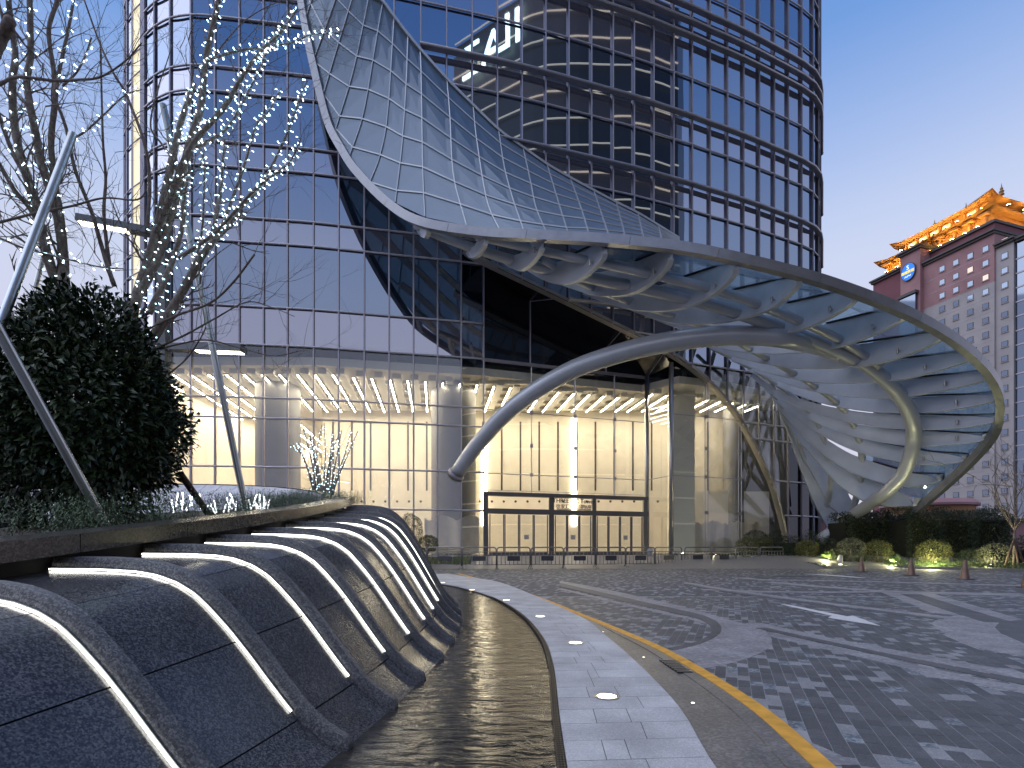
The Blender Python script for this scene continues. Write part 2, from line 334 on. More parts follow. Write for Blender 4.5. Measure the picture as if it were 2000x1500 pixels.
DARK.append(strip(c4([(1260, 205), (1450, 270), (1650, 335), (1850, 395)]), .45))
LIGHT.append(strip(c4([(1330, 200), (1550, 270), (1750, 335), (1900, 390)]), .55))
LIGHT.append(strip(c4([(-100, 175), (400, 190), (800, 192), (1170, 190), (2000, 205)]), .45))
LIGHT.append(strip(c4([(350, 125), (800, 165), (1300, 195), (2000, 215)]), .5))
LIGHT.append(strip(c4([(160, 96), (240, 105), (400, 112), (700, 116), (1200, 128), (2000, 150)]), .5))
DARK.append(strip(c4([(300, 100), (330, 88), (440, 84), (700, 90)]), .5))
blob = c4([(1395, 402), (1430, 376), (1560, 345), (1680, 348), (1840, 392), (1810, 425), (1850, 465), (2000, 530), (2000, 612), (1850, 592), (1700, 560), (1500, 478)])
LIGHT.append([G(*p) for p in blob])
DARK.append([G(*p) for p in c4([(1840, 392), (2000, 372), (2200, 400), (2200, 560), (2000, 530), (1850, 465), (1810, 425)])])
LIGHT.append([G(*p) for p in gp([(600, 682), (700, 712), (830, 770), (960, 839), (780, 839), (690, 760)], 1380, 1240, 3.226)])
for L, mk, zz in ((LIGHT, 'band', .013), (DARK, 'band_d', .017)):
    for i, pl in enumerate(L):
        zz += .0004
        g = MB(); g.prism([V((p.x, p.y, .001)) for p in pl], (0, 0, zz)); g.build('paving_band', M[mk], plaza)
# --- granite setts: nearest 300 as single pieces, the others joined
ca, sa = math.cos(R(68)), math.sin(R(68)); dx = V((ca, sa, 0)); dy = V((-sa, ca, 0))
polys = [[(p.x, p.y) for p in pl] for pl in LIGHT + DARK]
boxes = [(min(p[0] for p in pl), max(p[0] for p in pl), min(p[1] for p in pl), max(p[1] for p in pl)) for pl in polys]
setts = []
for r_ in range(-150, 40):
    v0 = r_ * .104; u = -6.0 + random.random() * .2
    while u < 19:
        L = random.choice((.2, .2, .2, .2, .1, .14)); c = dx * (u + L / 2) + dy * v0; u += L
        if not (2.6 < c.y < 13.5): continue
        if c.x < interp(c.y, YEL) + .15 or c.x > c.y * .97 + .6: continue
        if any(bx[0] < c.x < bx[1] and bx[2] < c.y < bx[3] and inpoly(c.x, c.y, pl) for pl, bx in zip(polys, boxes)): continue
        x = random.random(); k = 'sett_l' if x < .14 else 'sett_s' if x < .21 else 'sett_m' if x < .5 else 'sett_d'
        setts.append((c.length, c, L, k))
setts.sort(key=lambda a: a[0])
def sett_mb(g, c, L, tz=.012):
    hx, hy, bv = L / 2 - .0012, .0508, .0015; z0 = .001
    lo = [c + dx * (i * hx) + dy * (j * hy) + V((0, 0, z0)) for i, j in ((-1, -1), (1, -1), (1, 1), (-1, 1))]
    hi = [c + dx * (i * (hx - bv)) + dy * (j * (hy - bv)) + V((0, 0, tz)) for i, j in ((-1, -1), (1, -1), (1, 1), (-1, 1))]
    g.add(lo + hi, [(4, 5, 6, 7)] + [(i, (i + 1) % 4, 4 + (i + 1) % 4, 4 + i) for i in range(4)])
base = {}
for L in (.1, .14, .2):
    for k in ('sett_d', 'sett_m', 'sett_l', 'sett_s'):
        g = MB(); sett_mb(g, V((0, 0, 0)), L); me = bpy.data.meshes.new('sett'); me.from_pydata(g.v, [], g.f); me.materials.append(M[k]); base[L, k] = me
for _, c, L, k in setts[:295]:
    o = inst('sett', base[L, k], plaza); o.location = (c.x, c.y, random.uniform(-.0012, .0012))
g = MB(); idx = {'sett_d': 0, 'sett_m': 1, 'sett_l': 2, 'sett_s': 3}
for _, c, L, k in setts[295:]:
    g.mi = idx[k]; sett_mb(g, c, L, .012 + random.uniform(-.0012, .0012))
tag(g.build('further_setts', [M[k] for k in idx], plaza), kind='stuff')
# joint bed under the setts
g = MB(); bed = [(2.4, .0006), (13.6, .0006)]
g.add([(interp(2.4, YEL), 2.4, .0104), (3.2, 2.4, .0104), (14, 13.6, .0104), (interp(13.6, YEL), 13.6, .0104)], [(0, 1, 2, 3)])
M['bed'] = pbr('sett_joint_bed', (.30, .30, .31), .8); g.build('joint_bed', M['bed'], plaza)
# --- kerb strips, gutter and yellow line following the water channel
def two(Y0, Y1, a, b, n, z, th):
    L = []; Rr = []
    for i in range(n + 1):
        Y = Y0 + (Y1 - Y0) * i / n; L.append((a(Y), Y)); Rr.append((b(Y), Y))
    return L, Rr
def bandmesh(Y0, Y1, a, b, n, z0, z1):
    g = MB(); L, Rr = two(Y0, Y1, a, b, n, 0, 0)
    secs = [[V((l[0], l[1], z0)), V((r[0], r[1], z0)), V((r[0], r[1], z1)), V((l[0], l[1], z1))] for l, r in zip(L, Rr)]
    return g.loft(secs)
fin_, fout, fy = (lambda Y: interp(Y, INNER)), (lambda Y: interp(Y, OUTER)), (lambda Y: interp(Y, YEL))
tag(bandmesh(.2, 25, lambda Y: fy(Y) - .0, lambda Y: fy(Y) + .125, 90, .001, .027).build('yellow_line', M['yellow']), kind='structure')
gut = lambda f: (lambda Y: fout(Y) + (fy(Y) - fout(Y)) * f)
kerb = tag(bandmesh(.2, 25, gut(0), gut(.52), 90, .001, .036).build('kerb_stones', M['gutter']), kind='structure')
tag(bandmesh(.2, 25, gut(.52), gut(.74), 90, .001, .012).build('gutter', M['gutter']), kind='structure')
tag(bandmesh(.2, 25, gut(.74), gut(1), 90, .001, .022).build('gutter_edge', M['gutter']), kind='structure')
# walkway slabs
walk = tag(bandmesh(.2, 25, fin_, fout, 80, .0005, .030).build('walkway', M['joint']), kind='structure')
Y = .9; k = 0
while Y < 24:
    d = .30 + .04 * random.random(); a_, b_ = Y + .0025, Y + d - .0025; cuts = [0, *sorted(random.sample([.28, .36, .45, .55, .62, .7], 1 + (k % 2))), 1]
    for c0, c1 in zip(cuts, cuts[1:]):
        q = []
        for YY, cc, e_ in ((a_, c0, 1), (a_, c1, -1), (b_, c1, -1), (b_, c0, 1)):
            Ys = YY + .06 * (cc - .5); q.append(V((fin_(Ys) + .05 + (fout(Ys) - fin_(Ys) - .05) * cc + e_ * .0025, Ys, .020)))
        g = MB(); g.prism(q, (0, 0, .0285 + random.uniform(-.0008, .0008))); g.build('walkway_slab', M['walk2'] if random.random() < .28 else M['walk'], walk)
    Y += d; k += 1
# slot drain of dark pebbly metal along the water edge
g = MB()
for i in range(340):
    Y = 1.2 + i * .035
    for j in range(3):
        x = fin_(Y) + .006 + j * .016; g.box((x, Y, .034), (.0055, .013, .016))
M['drain'] = pbr('slot_drain', (.07, .06, .05), .45, .4); tag(g.build('slot_drain', M['drain'], walk), kind='stuff')
# water in the channel
m, t, b = newmat('running_water'); b.inputs['Base Color'].default_value = (.045, .034, .024, 1); b.inputs['Roughness'].default_value = .10; b.inputs['IOR'].default_value = 1.38
ge = t.nodes.new('ShaderNodeNewGeometry'); mp = t.nodes.new('ShaderNodeMapping'); mp.inputs['Scale'].default_value = (1.6, 3.4, 1); mp.inputs['Rotation'].default_value = (0, 0, R(14)); n1 = t.nodes.new('ShaderNodeTexNoise'); n1.inputs['Scale'].default_value = 2.2; n1.inputs['Detail'].default_value = 5; n1.inputs['Distortion'].default_value = .6
bp = t.nodes.new('ShaderNodeBump'); bp.inputs['Strength'].default_value = .5; bp.inputs['Distance'].default_value = .035
t.links.new(ge.outputs['Position'], mp.inputs[0]); t.links.new(mp.outputs[0], n1.inputs['Vector']); t.links.new(n1.outputs['Fac'], bp.inputs['Height']); t.links.new(bp.outputs[0], b.inputs['Normal'])
rr = t.nodes.new('ShaderNodeValToRGB'); rr.color_ramp.elements[0].color = (.030, .027, .024, 1); rr.color_ramp.elements[1].color = (.050, .043, .035, 1); rr.color_ramp.elements[0].position = .35; rr.color_ramp.elements[1].position = .8
t.links.new(n1.outputs['Fac'], rr.inputs[0]); t.links.new(rr.outputs[0], b.inputs['Base Color'])
M['water'] = m
g = MB(); L, Rr = two(.1, 21, lambda Y: -4.0, lambda Y: fin_(Y), 60, 0, 0)
g.add([V((*p, .010)) for p in L] + [V((*p, .010)) for p in Rr], [(i, 61 + i, 62 + i, i + 1) for i in range(60)])
tag(g.build('water', M['water']), kind='structure')
# in-ground uplights in the walkway and small dots in the kerb
for x, y in ((1185, 1360), (1124, 1255.5), (1055, 1204), (989, 1172), (922, 1152), (865, 1138)):
    c = G(x, y, .053); t_ = thing('ground_uplight', 'round recessed uplight glowing in the grey granite walkway', 'uplight', c, 'uplights along the walkway')
    g = MB(); g.lathe([(.075, -.01), (.1, -.01), (.1, .003), (.078, .003)], c, 28, True); g.build('ring', M['stainless'], t_, 'auto')
    g = MB(); g.lathe([(.001, .0), (.078, .0), (.078, .0015), (.001, .0025)], c, 24); g.build('lens', M['up'], t_)
for x, y in ((1353, 1373), (1257, 1284), (1178, 1234), (1105, 1202), (1051, 1178.5), (1009, 1161.5), (975, 1150), (946, 1141)):
    c = G(x, y, .038); t_ = thing('kerb_dot_light', 'tiny round marker light set in the brown kerb stone', 'marker light', c, 'marker lights along the kerb')
    g = MB(); g.lathe([(.012, -.004), (.017, -.004), (.017, .002), (.012, .002)], c, 12, True); g.build('ring', M['stainless'], t_)
    g = MB(); g.lathe([(.001, 0), (.012, 0), (.012, .002), (.001, .003)], c, 10); g.build('lens', M['dot'], t_)
# drain grate in the gutter
c = G(1319, 1301, .02); gr = thing('drain_grate', 'small slotted metal drain grate in the gutter beside the yellow line', 'drain', c)
d = (V((fy(c.y + .2), c.y + .2, 0)) - V((fy(c.y - .2), c.y - .2, 0))).normalized(); n = V((d.y, -d.x, 0))
g = MB(); g.box(c, (.30, .075, .004), (d, n, V((0, 0, 1)))); g.build('pan', M['joint'], gr)
for i in range(8):
    g = MB(); g.box(c + d * (-.26 + i * .075) + V((0, 0, .006)), (.012, .075, .006), (d, n, V((0, 0, 1)))); g.build('slat', M['stainless'], gr)
# painted arrows
M['arrow'] = M['white_paint']
a8 = gp([(1138, 422), (1165, 424), (1372, 466), (1392, 463), (1487, 499), (1305, 470), (1318, 463)], 900, 950, 1.818)
g = MB(); g.prism([V((*G(*p).xy, .016)) for p in a8], (0, 0, .008)); tag(g.build('road_arrow', M['arrow']), 'long white painted arrow on the setts pointing past the hook of pale stone', 'road marking', 'painted arrows')
a9 = gp([(770, 461), (880, 466), (1000, 474), (1120, 485), (1080, 484), (880, 469)], 1300, 960, 2.857)
g = MB(); g.prism([V((*G(*p).xy, .016)) for p in a9], (0, 0, .008)); tag(g.build('road_arrow', M['arrow']), 'thin white painted arrow on the paving in front of the lawn kerb', 'road marking', 'painted arrows')
# lawn with kerb on the right
kerbline = [G(x, y) for x, y in ((1455, 1103), (1540, 1106), (1615, 1110.5), (1700, 1109), (1800, 1111), (1900, 1113.5), (2000, 1117), (2200, 1124))]
back = [V((60, 34, .9)), V((45, 44, 1.0)), V((14, 39, .75)), V((kerbline[0].x, 37.5, .7))]
g = MB(); top = [p + V((0, 0, .13)) for p in kerbline]; g.add(top + [V((60, 30, .3))] + back, [tuple(range(len(top) + 5))])
M['lawn'] = pbr('lawn', (.035, .055, .015), .9, 0, .35, 18, bump=.5, bscale=60)
tag(g.build('lawn', M['lawn']), kind='structure')
g = MB(); g.sweep([p + V((0, 0, .075)) for p in kerbline], .3, .15); tag(g.build('lawn_kerb', M['kerb']), kind='structure')
g = MB()
for i in range(9000):
    k = random.random() * (len(kerbline) - 1); j = int(k); p = kerbline[j].lerp(kerbline[j + 1], k - j); dd = .2 + 3.0 * random.random() ** 1.2
    q = p + V((-.2, 1, 0)) * dd; q.z = .13 + dd * .09; a = random.random() * 6.28; h = .05 + .06 * random.random(); wd = V((math.cos(a), math.sin(a), 0)) * .012
    g.add([q - wd, q + wd, q + V((random.uniform(-.03, .03), random.uniform(-.03, .03), h))], [(0, 1, 2)])
tag(g.build('grass', M['grass']), label='short green grass on the lawn inside the granite kerb', cat='grass', kind='stuff')
g = MB(); g.add([(-9.5, 31.6, .15), (-2.5, 32.2, .2), (-2.5, 34.2, .66), (-9.5, 33.6, .6)], [(0, 1, 2, 3)])
tag(g.build('planting_bed', M['lawn']), kind='structure')
# ================================================================ TOWER
tower = thing('glass_tower', 'tall curved blue glass office tower with fine metal grid and bright lobby', 'building', (0, 38, .6))
Y0 = 32.5; TOP = 62.0
# plan curve of the left face (set back) and of the outer skin on the right: photo column -> depth
DA = [(283, 33.87), (303, 33.24), (333.6, 32.71), (374, 32.5), (421, 32.58), (468.5, 32.75), (516, 32.93), (562.6, 33.09), (613.6, 33.3), (662.4, 33.58), (712.2, 33.88), (760.5, 34.19), (808.2, 34.48), (855.1, 34.77), (901.1, 35.07), (945, 35.4)]
DB = [(600, 30.15), (720, 30.85), (771, 31.15), (823, 31.48), (873, 31.81), (923, 32.15), (972, 32.5), (1020, 32.88), (1066, 33.3), (1111, 33.75), (1155, 34.2), (1197, 34.65), (1238, 35.1), (1276, 35.6), (1315, 36.15), (1351, 36.66), (1385.5, 37.24), (1419.5, 37.78), (1451, 38.33), (1481.5, 38.93), (1510.5, 39.56), (1537.7, 40.17), (1564, 40.8), (1586, 41.55), (1596.5, 42.4), (1600, 43.6), (1601, 45.2), (1599, 47.5)]
def ptA(x, Z, o=0): Y = interp(x, DA); return V(((x - 1000) / F * Y, Y - o, Z))
def ptB(x, Z, o=0): Y = interp(x, DB); return V(((x - 1000) / F * Y, Y - o, Z))
def YB(x): return interp(x, DB)
def ZB(x, y): return CH + (HZ - y) / F * YB(x)
ROWA = [.62, 3.6, 6.08, 9.03, 10.25, 13.45, 15.74, 19.6, 21.07] + [21.07 + 4.46 * k + d for k in range(9) for d in (2.98, 4.46)]
TYPA = ['L', 'L', 'L', 'L', 'L', 'S', 'V', 'S'] + ['V', 'S'] * 9
ROWB = [.62, 3.55, 6.05, 8.95, 10.05, 13.6, 15.1, 16.45, 19.4, 20.95, 23.87, 25.43, 28.3, 29.95, 32.74, 35.26, 36.24, 37.2, 38.75, 41.6] + [41.6 + 4.5 * k + d for k in range(5) for d in (1.5, 4.5)]
TYPB = ['L', 'L', 'L', 'L', 'L', 'V', 'S', 'V', 'S', 'V', 'S', 'V', 'S', 'V', 'S', 'S', 'S', 'S', 'V'] + ['S', 'V'] * 5
FINS = (16.45, 20.95, 25.43, 29.95, 35.26, 36.24, 37.2)
MATS = {'L': M['lobby_glass'], 'S': M['spandrel'], 'V': M['vision']}
# lower-left edge of the outer skin: row of the photo as a function of the column
EDGE = [(600, -300), (700, -36), (722, -14), (770, 36), (821, 101), (873, 159), (924, 210), (926, 502), (931, 504), (1090, 580), (1253, 660), (1283, 676), (1333, 705), (1381, 743), (1413, 777), (1445, 820), (1472, 868), (1493, 913), (1512, 959), (1533, 1041), (1536, 1070), (1537, 3000)]
panes = []
def pane(poly, mat, nrm):
    # slight random tilt of every pane, as set glass always has
    c = sum(poly, V((0, 0, 0))) / len(poly); ax = V((random.gauss(0, 1), random.gauss(0, 1), random.gauss(0, 1))).normalized(); rot = Matrix.Rotation(random.gauss(0, .0022), 3, ax)
    poly = [c + rot @ (p - c) for p in poly]
    area = sum(((poly[i] - c).cross(poly[(i + 1) % len(poly)] - c)).length for i in range(len(poly))) / 2 / c.y ** 2
    panes.append((area, poly, mat, nrm, pxof(c)))
for (x0, _), (x1, _) in zip(DA, DA[1:]):
    for k, tp in enumerate(TYPA):
        a, b, c, d = ptA(x0, ROWA[k]), ptA(x1, ROWA[k]), ptA(x1, ROWA[k + 1]), ptA(x0, ROWA[k + 1])
        panes_n = (b - a).cross(d - a).normalized(); pane([a, b, c, d], MATS[tp], panes_n)
def clip_edge(poly):
    out_ = poly
    px = [pxof(p) for p in poly]; ins = [q[1] <= interp(q[0], EDGE) for q in px]
    if all(ins): return poly
    if not any(ins): return None
    res = []
    for i in range(len(poly)):
        p, q = poly[i], poly[(i + 1) % len(poly)]; a, b = ins[i], ins[(i + 1) % len(poly)]
        if a: res.append(p)
        if a != b:
            lo, hi = 0., 1.
            for _ in range(14):
                mid = (lo + hi) / 2; r = pxof(p.lerp(q, mid)); s = r[1] <= interp(r[0], EDGE)
                if s == a: lo = mid
                else: hi = mid
            res.append(p.lerp(q, lo))
    return res if len(res) > 2 else None
colsB = [x for x, _ in DB]
for x0, x1 in zip(colsB, colsB[1:]):
    for k, tp in enumerate(TYPB):
        pl = clip_edge([ptB(x0, ROWB[k]), ptB(x1, ROWB[k]), ptB(x1, ROWB[k + 1]), ptB(x0, ROWB[k + 1])])
        if pl:
            n = (pl[1] - pl[0]).cross(pl[-1] - pl[0]).normalized(); n = -n if n.y > 0 else n
            pane(pl, M['darkglass'] if tp == 'L' and x0 > 1530 else MATS[tp], n)
def on(q): return -40 < q[0] < 2040 and -60 < q[1] < 1120
panes.sort(key=lambda a: (not on(a[4]), -a[0]))
for a_, poly, mat, n, _ in panes[:296]:
    g = MB(); g.slab(poly, n, .024); g.build('glass_pane', mat, tower)
g = MB(); ml = [M['vision'], M['spandrel'], M['lobby_glass'], M['darkglass']]
for a_, poly, mat, n, _ in panes[296:]:
    g.mi = ml.index(mat); g.slab(poly, n, .024)
tag(g.build('further_panes', ml, tower), kind='stuff')
# upright mullions and level transoms
for i, (x, _) in enumerate(DA):
    p = ptA(x, 0, .05); g = MB(); g.bar(V((p.x, p.y, .6)), V((p.x, p.y, TOP)), .085, .16, V((0, 1, 0))); g.build('mullion', M['mullion'], tower)
for Z in ROWA:
    pts = [ptA(x, Z, .09) for x, _ in DA]; g = MB(); g.tube(spline(pts, 60), .062, 8); g.build('transom', M['transom'], tower, True)
for x in colsB:
    ye = interp(x, EDGE); z0 = max(.6, ZB(x, ye)) if x < 1536 else .6
    if z0 > TOP - 2: continue
    p = ptB(x, 0, .10); g = MB(); g.bar(V((p.x, p.y, z0)), V((p.x, p.y, TOP)), .075, .20, V((0, 1, 0))); g.build('mullion', M['mullion'], tower)
fine = [x for a, b in zip(colsB, colsB[1:]) for x in np.linspace(a, b, 5)[:-1]] + [colsB[-1]]
for Z in ROWB:
    xs = [x for x in fine if pxof(ptB(x, Z))[1] <= interp(x, EDGE)]
    if len(xs) < 3: continue
    isfin = Z in FINS; o_ = .32 if isfin else .11
    pts = [ptB(x, Z, o_) for x in xs]; g = MB()
    if isfin:
        g.sweep(pts, .34, .04); g.tube([p + V((0, -.2, .01)) for p in pts], .075, 8); g.build('sunshade', M['fin'], tower, 'auto')
    else:
        g.tube(pts, .06, 8); g.build('transom', M['transom'], tower, True)
# edge trim of the outer skin: the sweeping arch over the lobby
ed = spline([(905, 488), (931, 504), (1090, 580), (1253, 660), (1283, 676), (1333, 705), (1381, 743), (1413, 777), (1445, 820), (1472, 868), (1493, 913), (1512, 959), (1533, 1041), (1537, 1070)], 48)
M['trim'] = pbr('champagne_trim', (.42, .40, .38), .36, .6, .06, 3)
pts = [P(x, y, YB(x) + .25) for x, y in ed]; g = MB()
secs = []
for i, p in enumerate(pts):
    tq = (pts[min(i + 1, 47)] - pts[max(i - 1, 0)]).normalized(); up = V((0, -1, 0)); up = (up - tq * up.dot(tq)).normalized(); n = tq.cross(up)
    secs.append([p - n * .07 - up * .42, p + n * .07 - up * .42, p + n * .07 + up * .3, p - n * .07 + up * .3])
g.loft(secs); g.build('edge_trim', M['trim'], tower, 'auto')
# entrance wall set back under the overhang, with its black raked soffit
E0, E1, E2 = V((ptA(945, 0).x, 35.4, 0)), V(((1263 - 1000) / F * 39.2, 39.2, 0)), V(((1310 - 1000) / F * 36.6, 36.6, 0))
def at(e0, e1, f, Z): p = e0.lerp(e1, f); return V((p.x, p.y, Z))
slant = [(0, 19.6), (.265, 17.7), (.73, 15.2), (1, 13.45)]
for (f0, z0), (f1, z1) in zip(slant, slant[1:]):
    g = MB(); q = [at(E0, E1, f0, 13.47), at(E0, E1, f1, 13.47), at(E0, E1, f1, z1 + .01), at(E0, E1, f0, z0)]
    g.slab(q if z1 > 13.5 else [q[0], q[1], q[3]], (0, -1, 0), .03); g.build('dark_pane', M['darkglass'], tower)
    g = MB(); g.bar(at(E0, E1, f0, 13.4) + V((0, -.06, 0)), at(E0, E1, f0, z0) + V((0, -.06, 0)), .09, .09); g.build('mullion', M['mullion'], tower)
tr = [P(x, y, YB(x) + .7) for x, y in ((915, 496), (1090, 582), (1215, 644), (1296, 690))]; sl_ = [at(E0, E1, f, z) for f, z in slant]
for i in range(3):
    g = MB(); g.slab([sl_[i], sl_[i + 1], tr[i + 1], tr[i]], (0, 0, -1), .05); g.build('soffit_panel', M['black'], tower)
    g = MB(); g.bar(sl_[i + 1] + V((0, 0, -.03)), tr[i + 1] + V((0, 0, -.03)), .05, .03); g.build('soffit_seam', M['mullion'], tower)
g = MB(); g.slab([sl_[3], at(E1, E2, 1, 13.5), tr[3]], (0, 0, -1), .05); g.build('soffit_panel', M['black'], tower)
g = MB(); g.bar(at(E0, E1, -.01, 13.42) + V((0, -.05, 0)), at(E0, E1, 1, 13.42) + V((0, -.05, 0)), .12, .2); g.build('head_rail', M['mullion'], tower)
fr = [0, .272, .535, .785, 1]; zr = [.75, 3.4, 3.8, 4.5, 4.85, 6.05, 10.2, 13.4]
for a_, b_ in zip(fr, fr[1:]):
    for z0, z1 in ((4.85, 6.05), (6.05, 10.2), (10.2, 13.35)):
        g = MB(); g.slab([at(E0, E1, a_ + .002, z0 + .01), at(E0, E1, b_ - .002, z0 + .01), at(E0, E1, b_ - .002, z1 - .01), at(E0, E1, a_ + .002, z1 - .01)], (0, -1, 0), .02); g.build('entrance_pane', M['low_iron'], tower)
for z0, z1 in ((.75, 6.05), (6.05, 10.2), (10.2, 13.35)):
    g = MB(); g.slab([at(E1, E2, .02, z0), at(E1, E2, .98, z0), at(E1, E2, .98, z1 - .02), at(E1, E2, .02, z1 - .02)], (-.8, -.6, 0), .02); g.build('entrance_pane', M['low_iron'], tower)
for f in fr[1:4]:
    p = at(E0, E1, f, 0); g = MB(); g.tube([V((p.x, p.y - .12, 4.6)), V((p.x, p.y - .12, 13.3))], .03, 6); g.tube([V((p.x, p.y + .2, 4.6)), V((p.x, p.y + .2, 13.3))], .03, 6); g.build('tension_rod', M['stainless'], tower)
    for z in (6.05, 8.0, 10.2):
        g = MB(); g.box((p.x, p.y - .12, z), (.11, .06, .11)); g.build('spider_clamp', M['mullion'], tower)
for q in (E1, E2):
    g = MB(); g.tube([V((q.x, q.y - .1, .7)), V((q.x, q.y - .1, 13.6))], .16, 12); g.build('corner_post', M['stainless'], tower, True)
for z in (6.05, 10.2):
    g = MB(); g.bar(at(E0, E1, 0, z) + V((0, -.03, 0)), at(E0, E1, 1, z) + V((0, -.03, 0)), .03, .05); g.bar(at(E1, E2, 0, z), at(E1, E2, 1, z), .03, .05); g.build('glass_joint', M['mullion'], tower)
# curved lobby glass on the right of the corner post, under the arch
LG = [(1310, 36.6), (1379, 37.5), (1444, 38.6), (1522, 40.2)]
for (x0, y0), (x1, y1) in zip(LG, LG[1:]):
    for z0, z1 in ((.62, 3.6), (3.6, 6.05), (6.05, 8.0), (8.0, 10.2), (10.2, 13.4)):
        pl = [V(((x - 1000) / F * Yq, Yq, z)) for x, Yq, z in ((x0, y0, z0 + .01), (x1, y1, z0 + .01), (x1, y1, z1 - .01), (x0, y0, z1 - .01))]
        n_ = sum(1 for p in pl if pxof(p)[1] > interp(pxof(p)[0], EDGE))
        if n_ == 0: continue
        g = MB(); g.slab(pl, (0, -1, 0), .02); g.build('curved_lobby_pane', M['low_iron'], tower)
    ye = interp(x0, EDGE); zt = min(13.4, CH + (HZ - ye) / F * y0)
    if x0 > 1315:
        p = V(((x0 - 1000) / F * y0, y0 - .1, 0)); g = MB(); g.tube([V((p.x - .1, p.y, .6)), V((p.x - .1, p.y, zt))], .03, 6); g.tube([V((p.x + .1, p.y, .6)), V((p.x + .1, p.y, zt))], .03, 6); g.build('tension_rod', M['stainless'], tower)
        for z in (3.6, 6.05, 8.0, 10.2):
            if z < zt: g = MB(); g.box((p.x, p.y, z), (.13, .05, .11)); g.build('spider_clamp', M['stainless'], tower)
for z in (6.05, 10.2):
    pp = [V(((x - 1000) / F * Yq, Yq - .05, z)) for x, Yq in LG]; pp = [p for p in pp if pxof(p)[1] > interp(pxof(p)[0], EDGE) - 30]
    if len(pp) > 1: g = MB(); g.sweep(pp, .05, .04); g.build('glass_joint', M['mullion'], tower)
# door line: three bays of glazed doors under a deep header
hd = lambda z, h, w, nm, mt: MB().bar(at(E0, E1, 0, z) + V((0, -.1, 0)), at(E0, E1, 1, z) + V((0, -.1, 0)), w, h).build(nm, mt, tower)
hd(4.70, .26, .4, 'door_header', M['doorframe']); hd(3.58, .34, .4, 'door_head', M['doorframe'])
hd(.70, .12, .5, 'threshold', M['doorframe'])
hd(4.95, .03, .03, 'ledge_rail', M['mullion'])
for f0, f1 in ((.0, .025), (.375, .405), (.64, .665), (.975, 1.0)):
    g = MB(); a_, b_ = at(E0, E1, f0, .75), at(E0, E1, f1, .75); g.prism([a_ + V((0, -.25, 0)), b_ + V((0, -.25, 0)), b_ + V((0, .2, 0)), a_ + V((0, .2, 0))], (0, 0, 3.9)); g.build('door_post', M['doorframe'], tower)
for b0, b1, n in ((.03, .37, 4), (.41, .635, 3), (.67, .97, 4)):
    for i in range(n):
        fa, fb = b0 + (b1 - b0) * i / n, b0 + (b1 - b0) * (i + 1) / n
        d_ = thing('glazed_door', 'tall glazed lobby door leaf with dark metal stiles in the entrance wall', 'door', at(E0, E1, (fa + fb) / 2, .75), 'entrance door leaves')
        g = MB()
        for f_ in (fa + .004, fb - .004): g.bar(at(E0, E1, f_, .76) + V((0, -.05, 0)), at(E0, E1, f_, 3.38) + V((0, -.05, 0)), .09, .08)
        g.bar(at(E0, E1, fa, .82) + V((0, -.05, 0)), at(E0, E1, fb, .82) + V((0, -.05, 0)), .08, .12); g.build('frame', M['doorframe'], d_)
        g = MB(); g.slab([at(E0, E1, fa + .01, .88), at(E0, E1, fb - .01, .88), at(E0, E1, fb - .01, 3.36), at(E0, E1, fa + .01, 3.36)], (0, -1, 0), .02); g.build('glass', M['low_iron'], d_)
        if i == n // 2:
            g = MB(); fm = (fa + fb) / 2; g.slab([at(E0, E1, fm - .014, 1.75) + V((0, -.03, 0)), at(E0, E1, fm + .014, 1.75) + V((0, -.03, 0)), at(E0, E1, fm + .014, 2.05) + V((0, -.03, 0)), at(E0, E1, fm - .014, 2.05) + V((0, -.03, 0))], (0, -1, 0), .004); g.build('notice_sheet', M['notice'] if 'notice' in M else M['wire'], d_)
# hanging sign above the middle doors
def text_mesh(body, size, ext):
    cu = bpy.data.curves.new('t', 'FONT'); cu.body = body; cu.size = size; cu.extrude = ext; cu.align_x = 'CENTER'; cu.resolution_u = 3
    o = bpy.data.objects.new('t', cu); sc.collection.objects.link(o); dg = bpy.context.evaluated_depsgraph_get(); me = bpy.data.meshes.new_from_object(o.evaluated_get(dg)); bpy.data.objects.remove(o); return me
ang = math.atan2(E1.y - E0.y, E1.x - E0.x)
sp = at(E0, E1, .525, 3.95); sg = thing('entrance_sign', 'dark metal letters naming the tower in two lines above the middle doors', 'sign', sp)
for body, size, z in (('THREE ITC Tower', .40, .28), ('徐家汇中心3期B座', .33, -.10)):
    me = text_mesh(body, size, .02); me.materials.append(M['plate']); o = inst('letters', me, sg); o.rotation_euler = (R(90), 0, ang); o.location = (0, -.42, z)
g = MB(); g.bar(at(E0, E1, .42, 3.79) + V((0, -.38, 0)), at(E0, E1, .63, 3.79) + V((0, -.38, 0)), .04, .05); g.build('rail', M['plate'], sg)
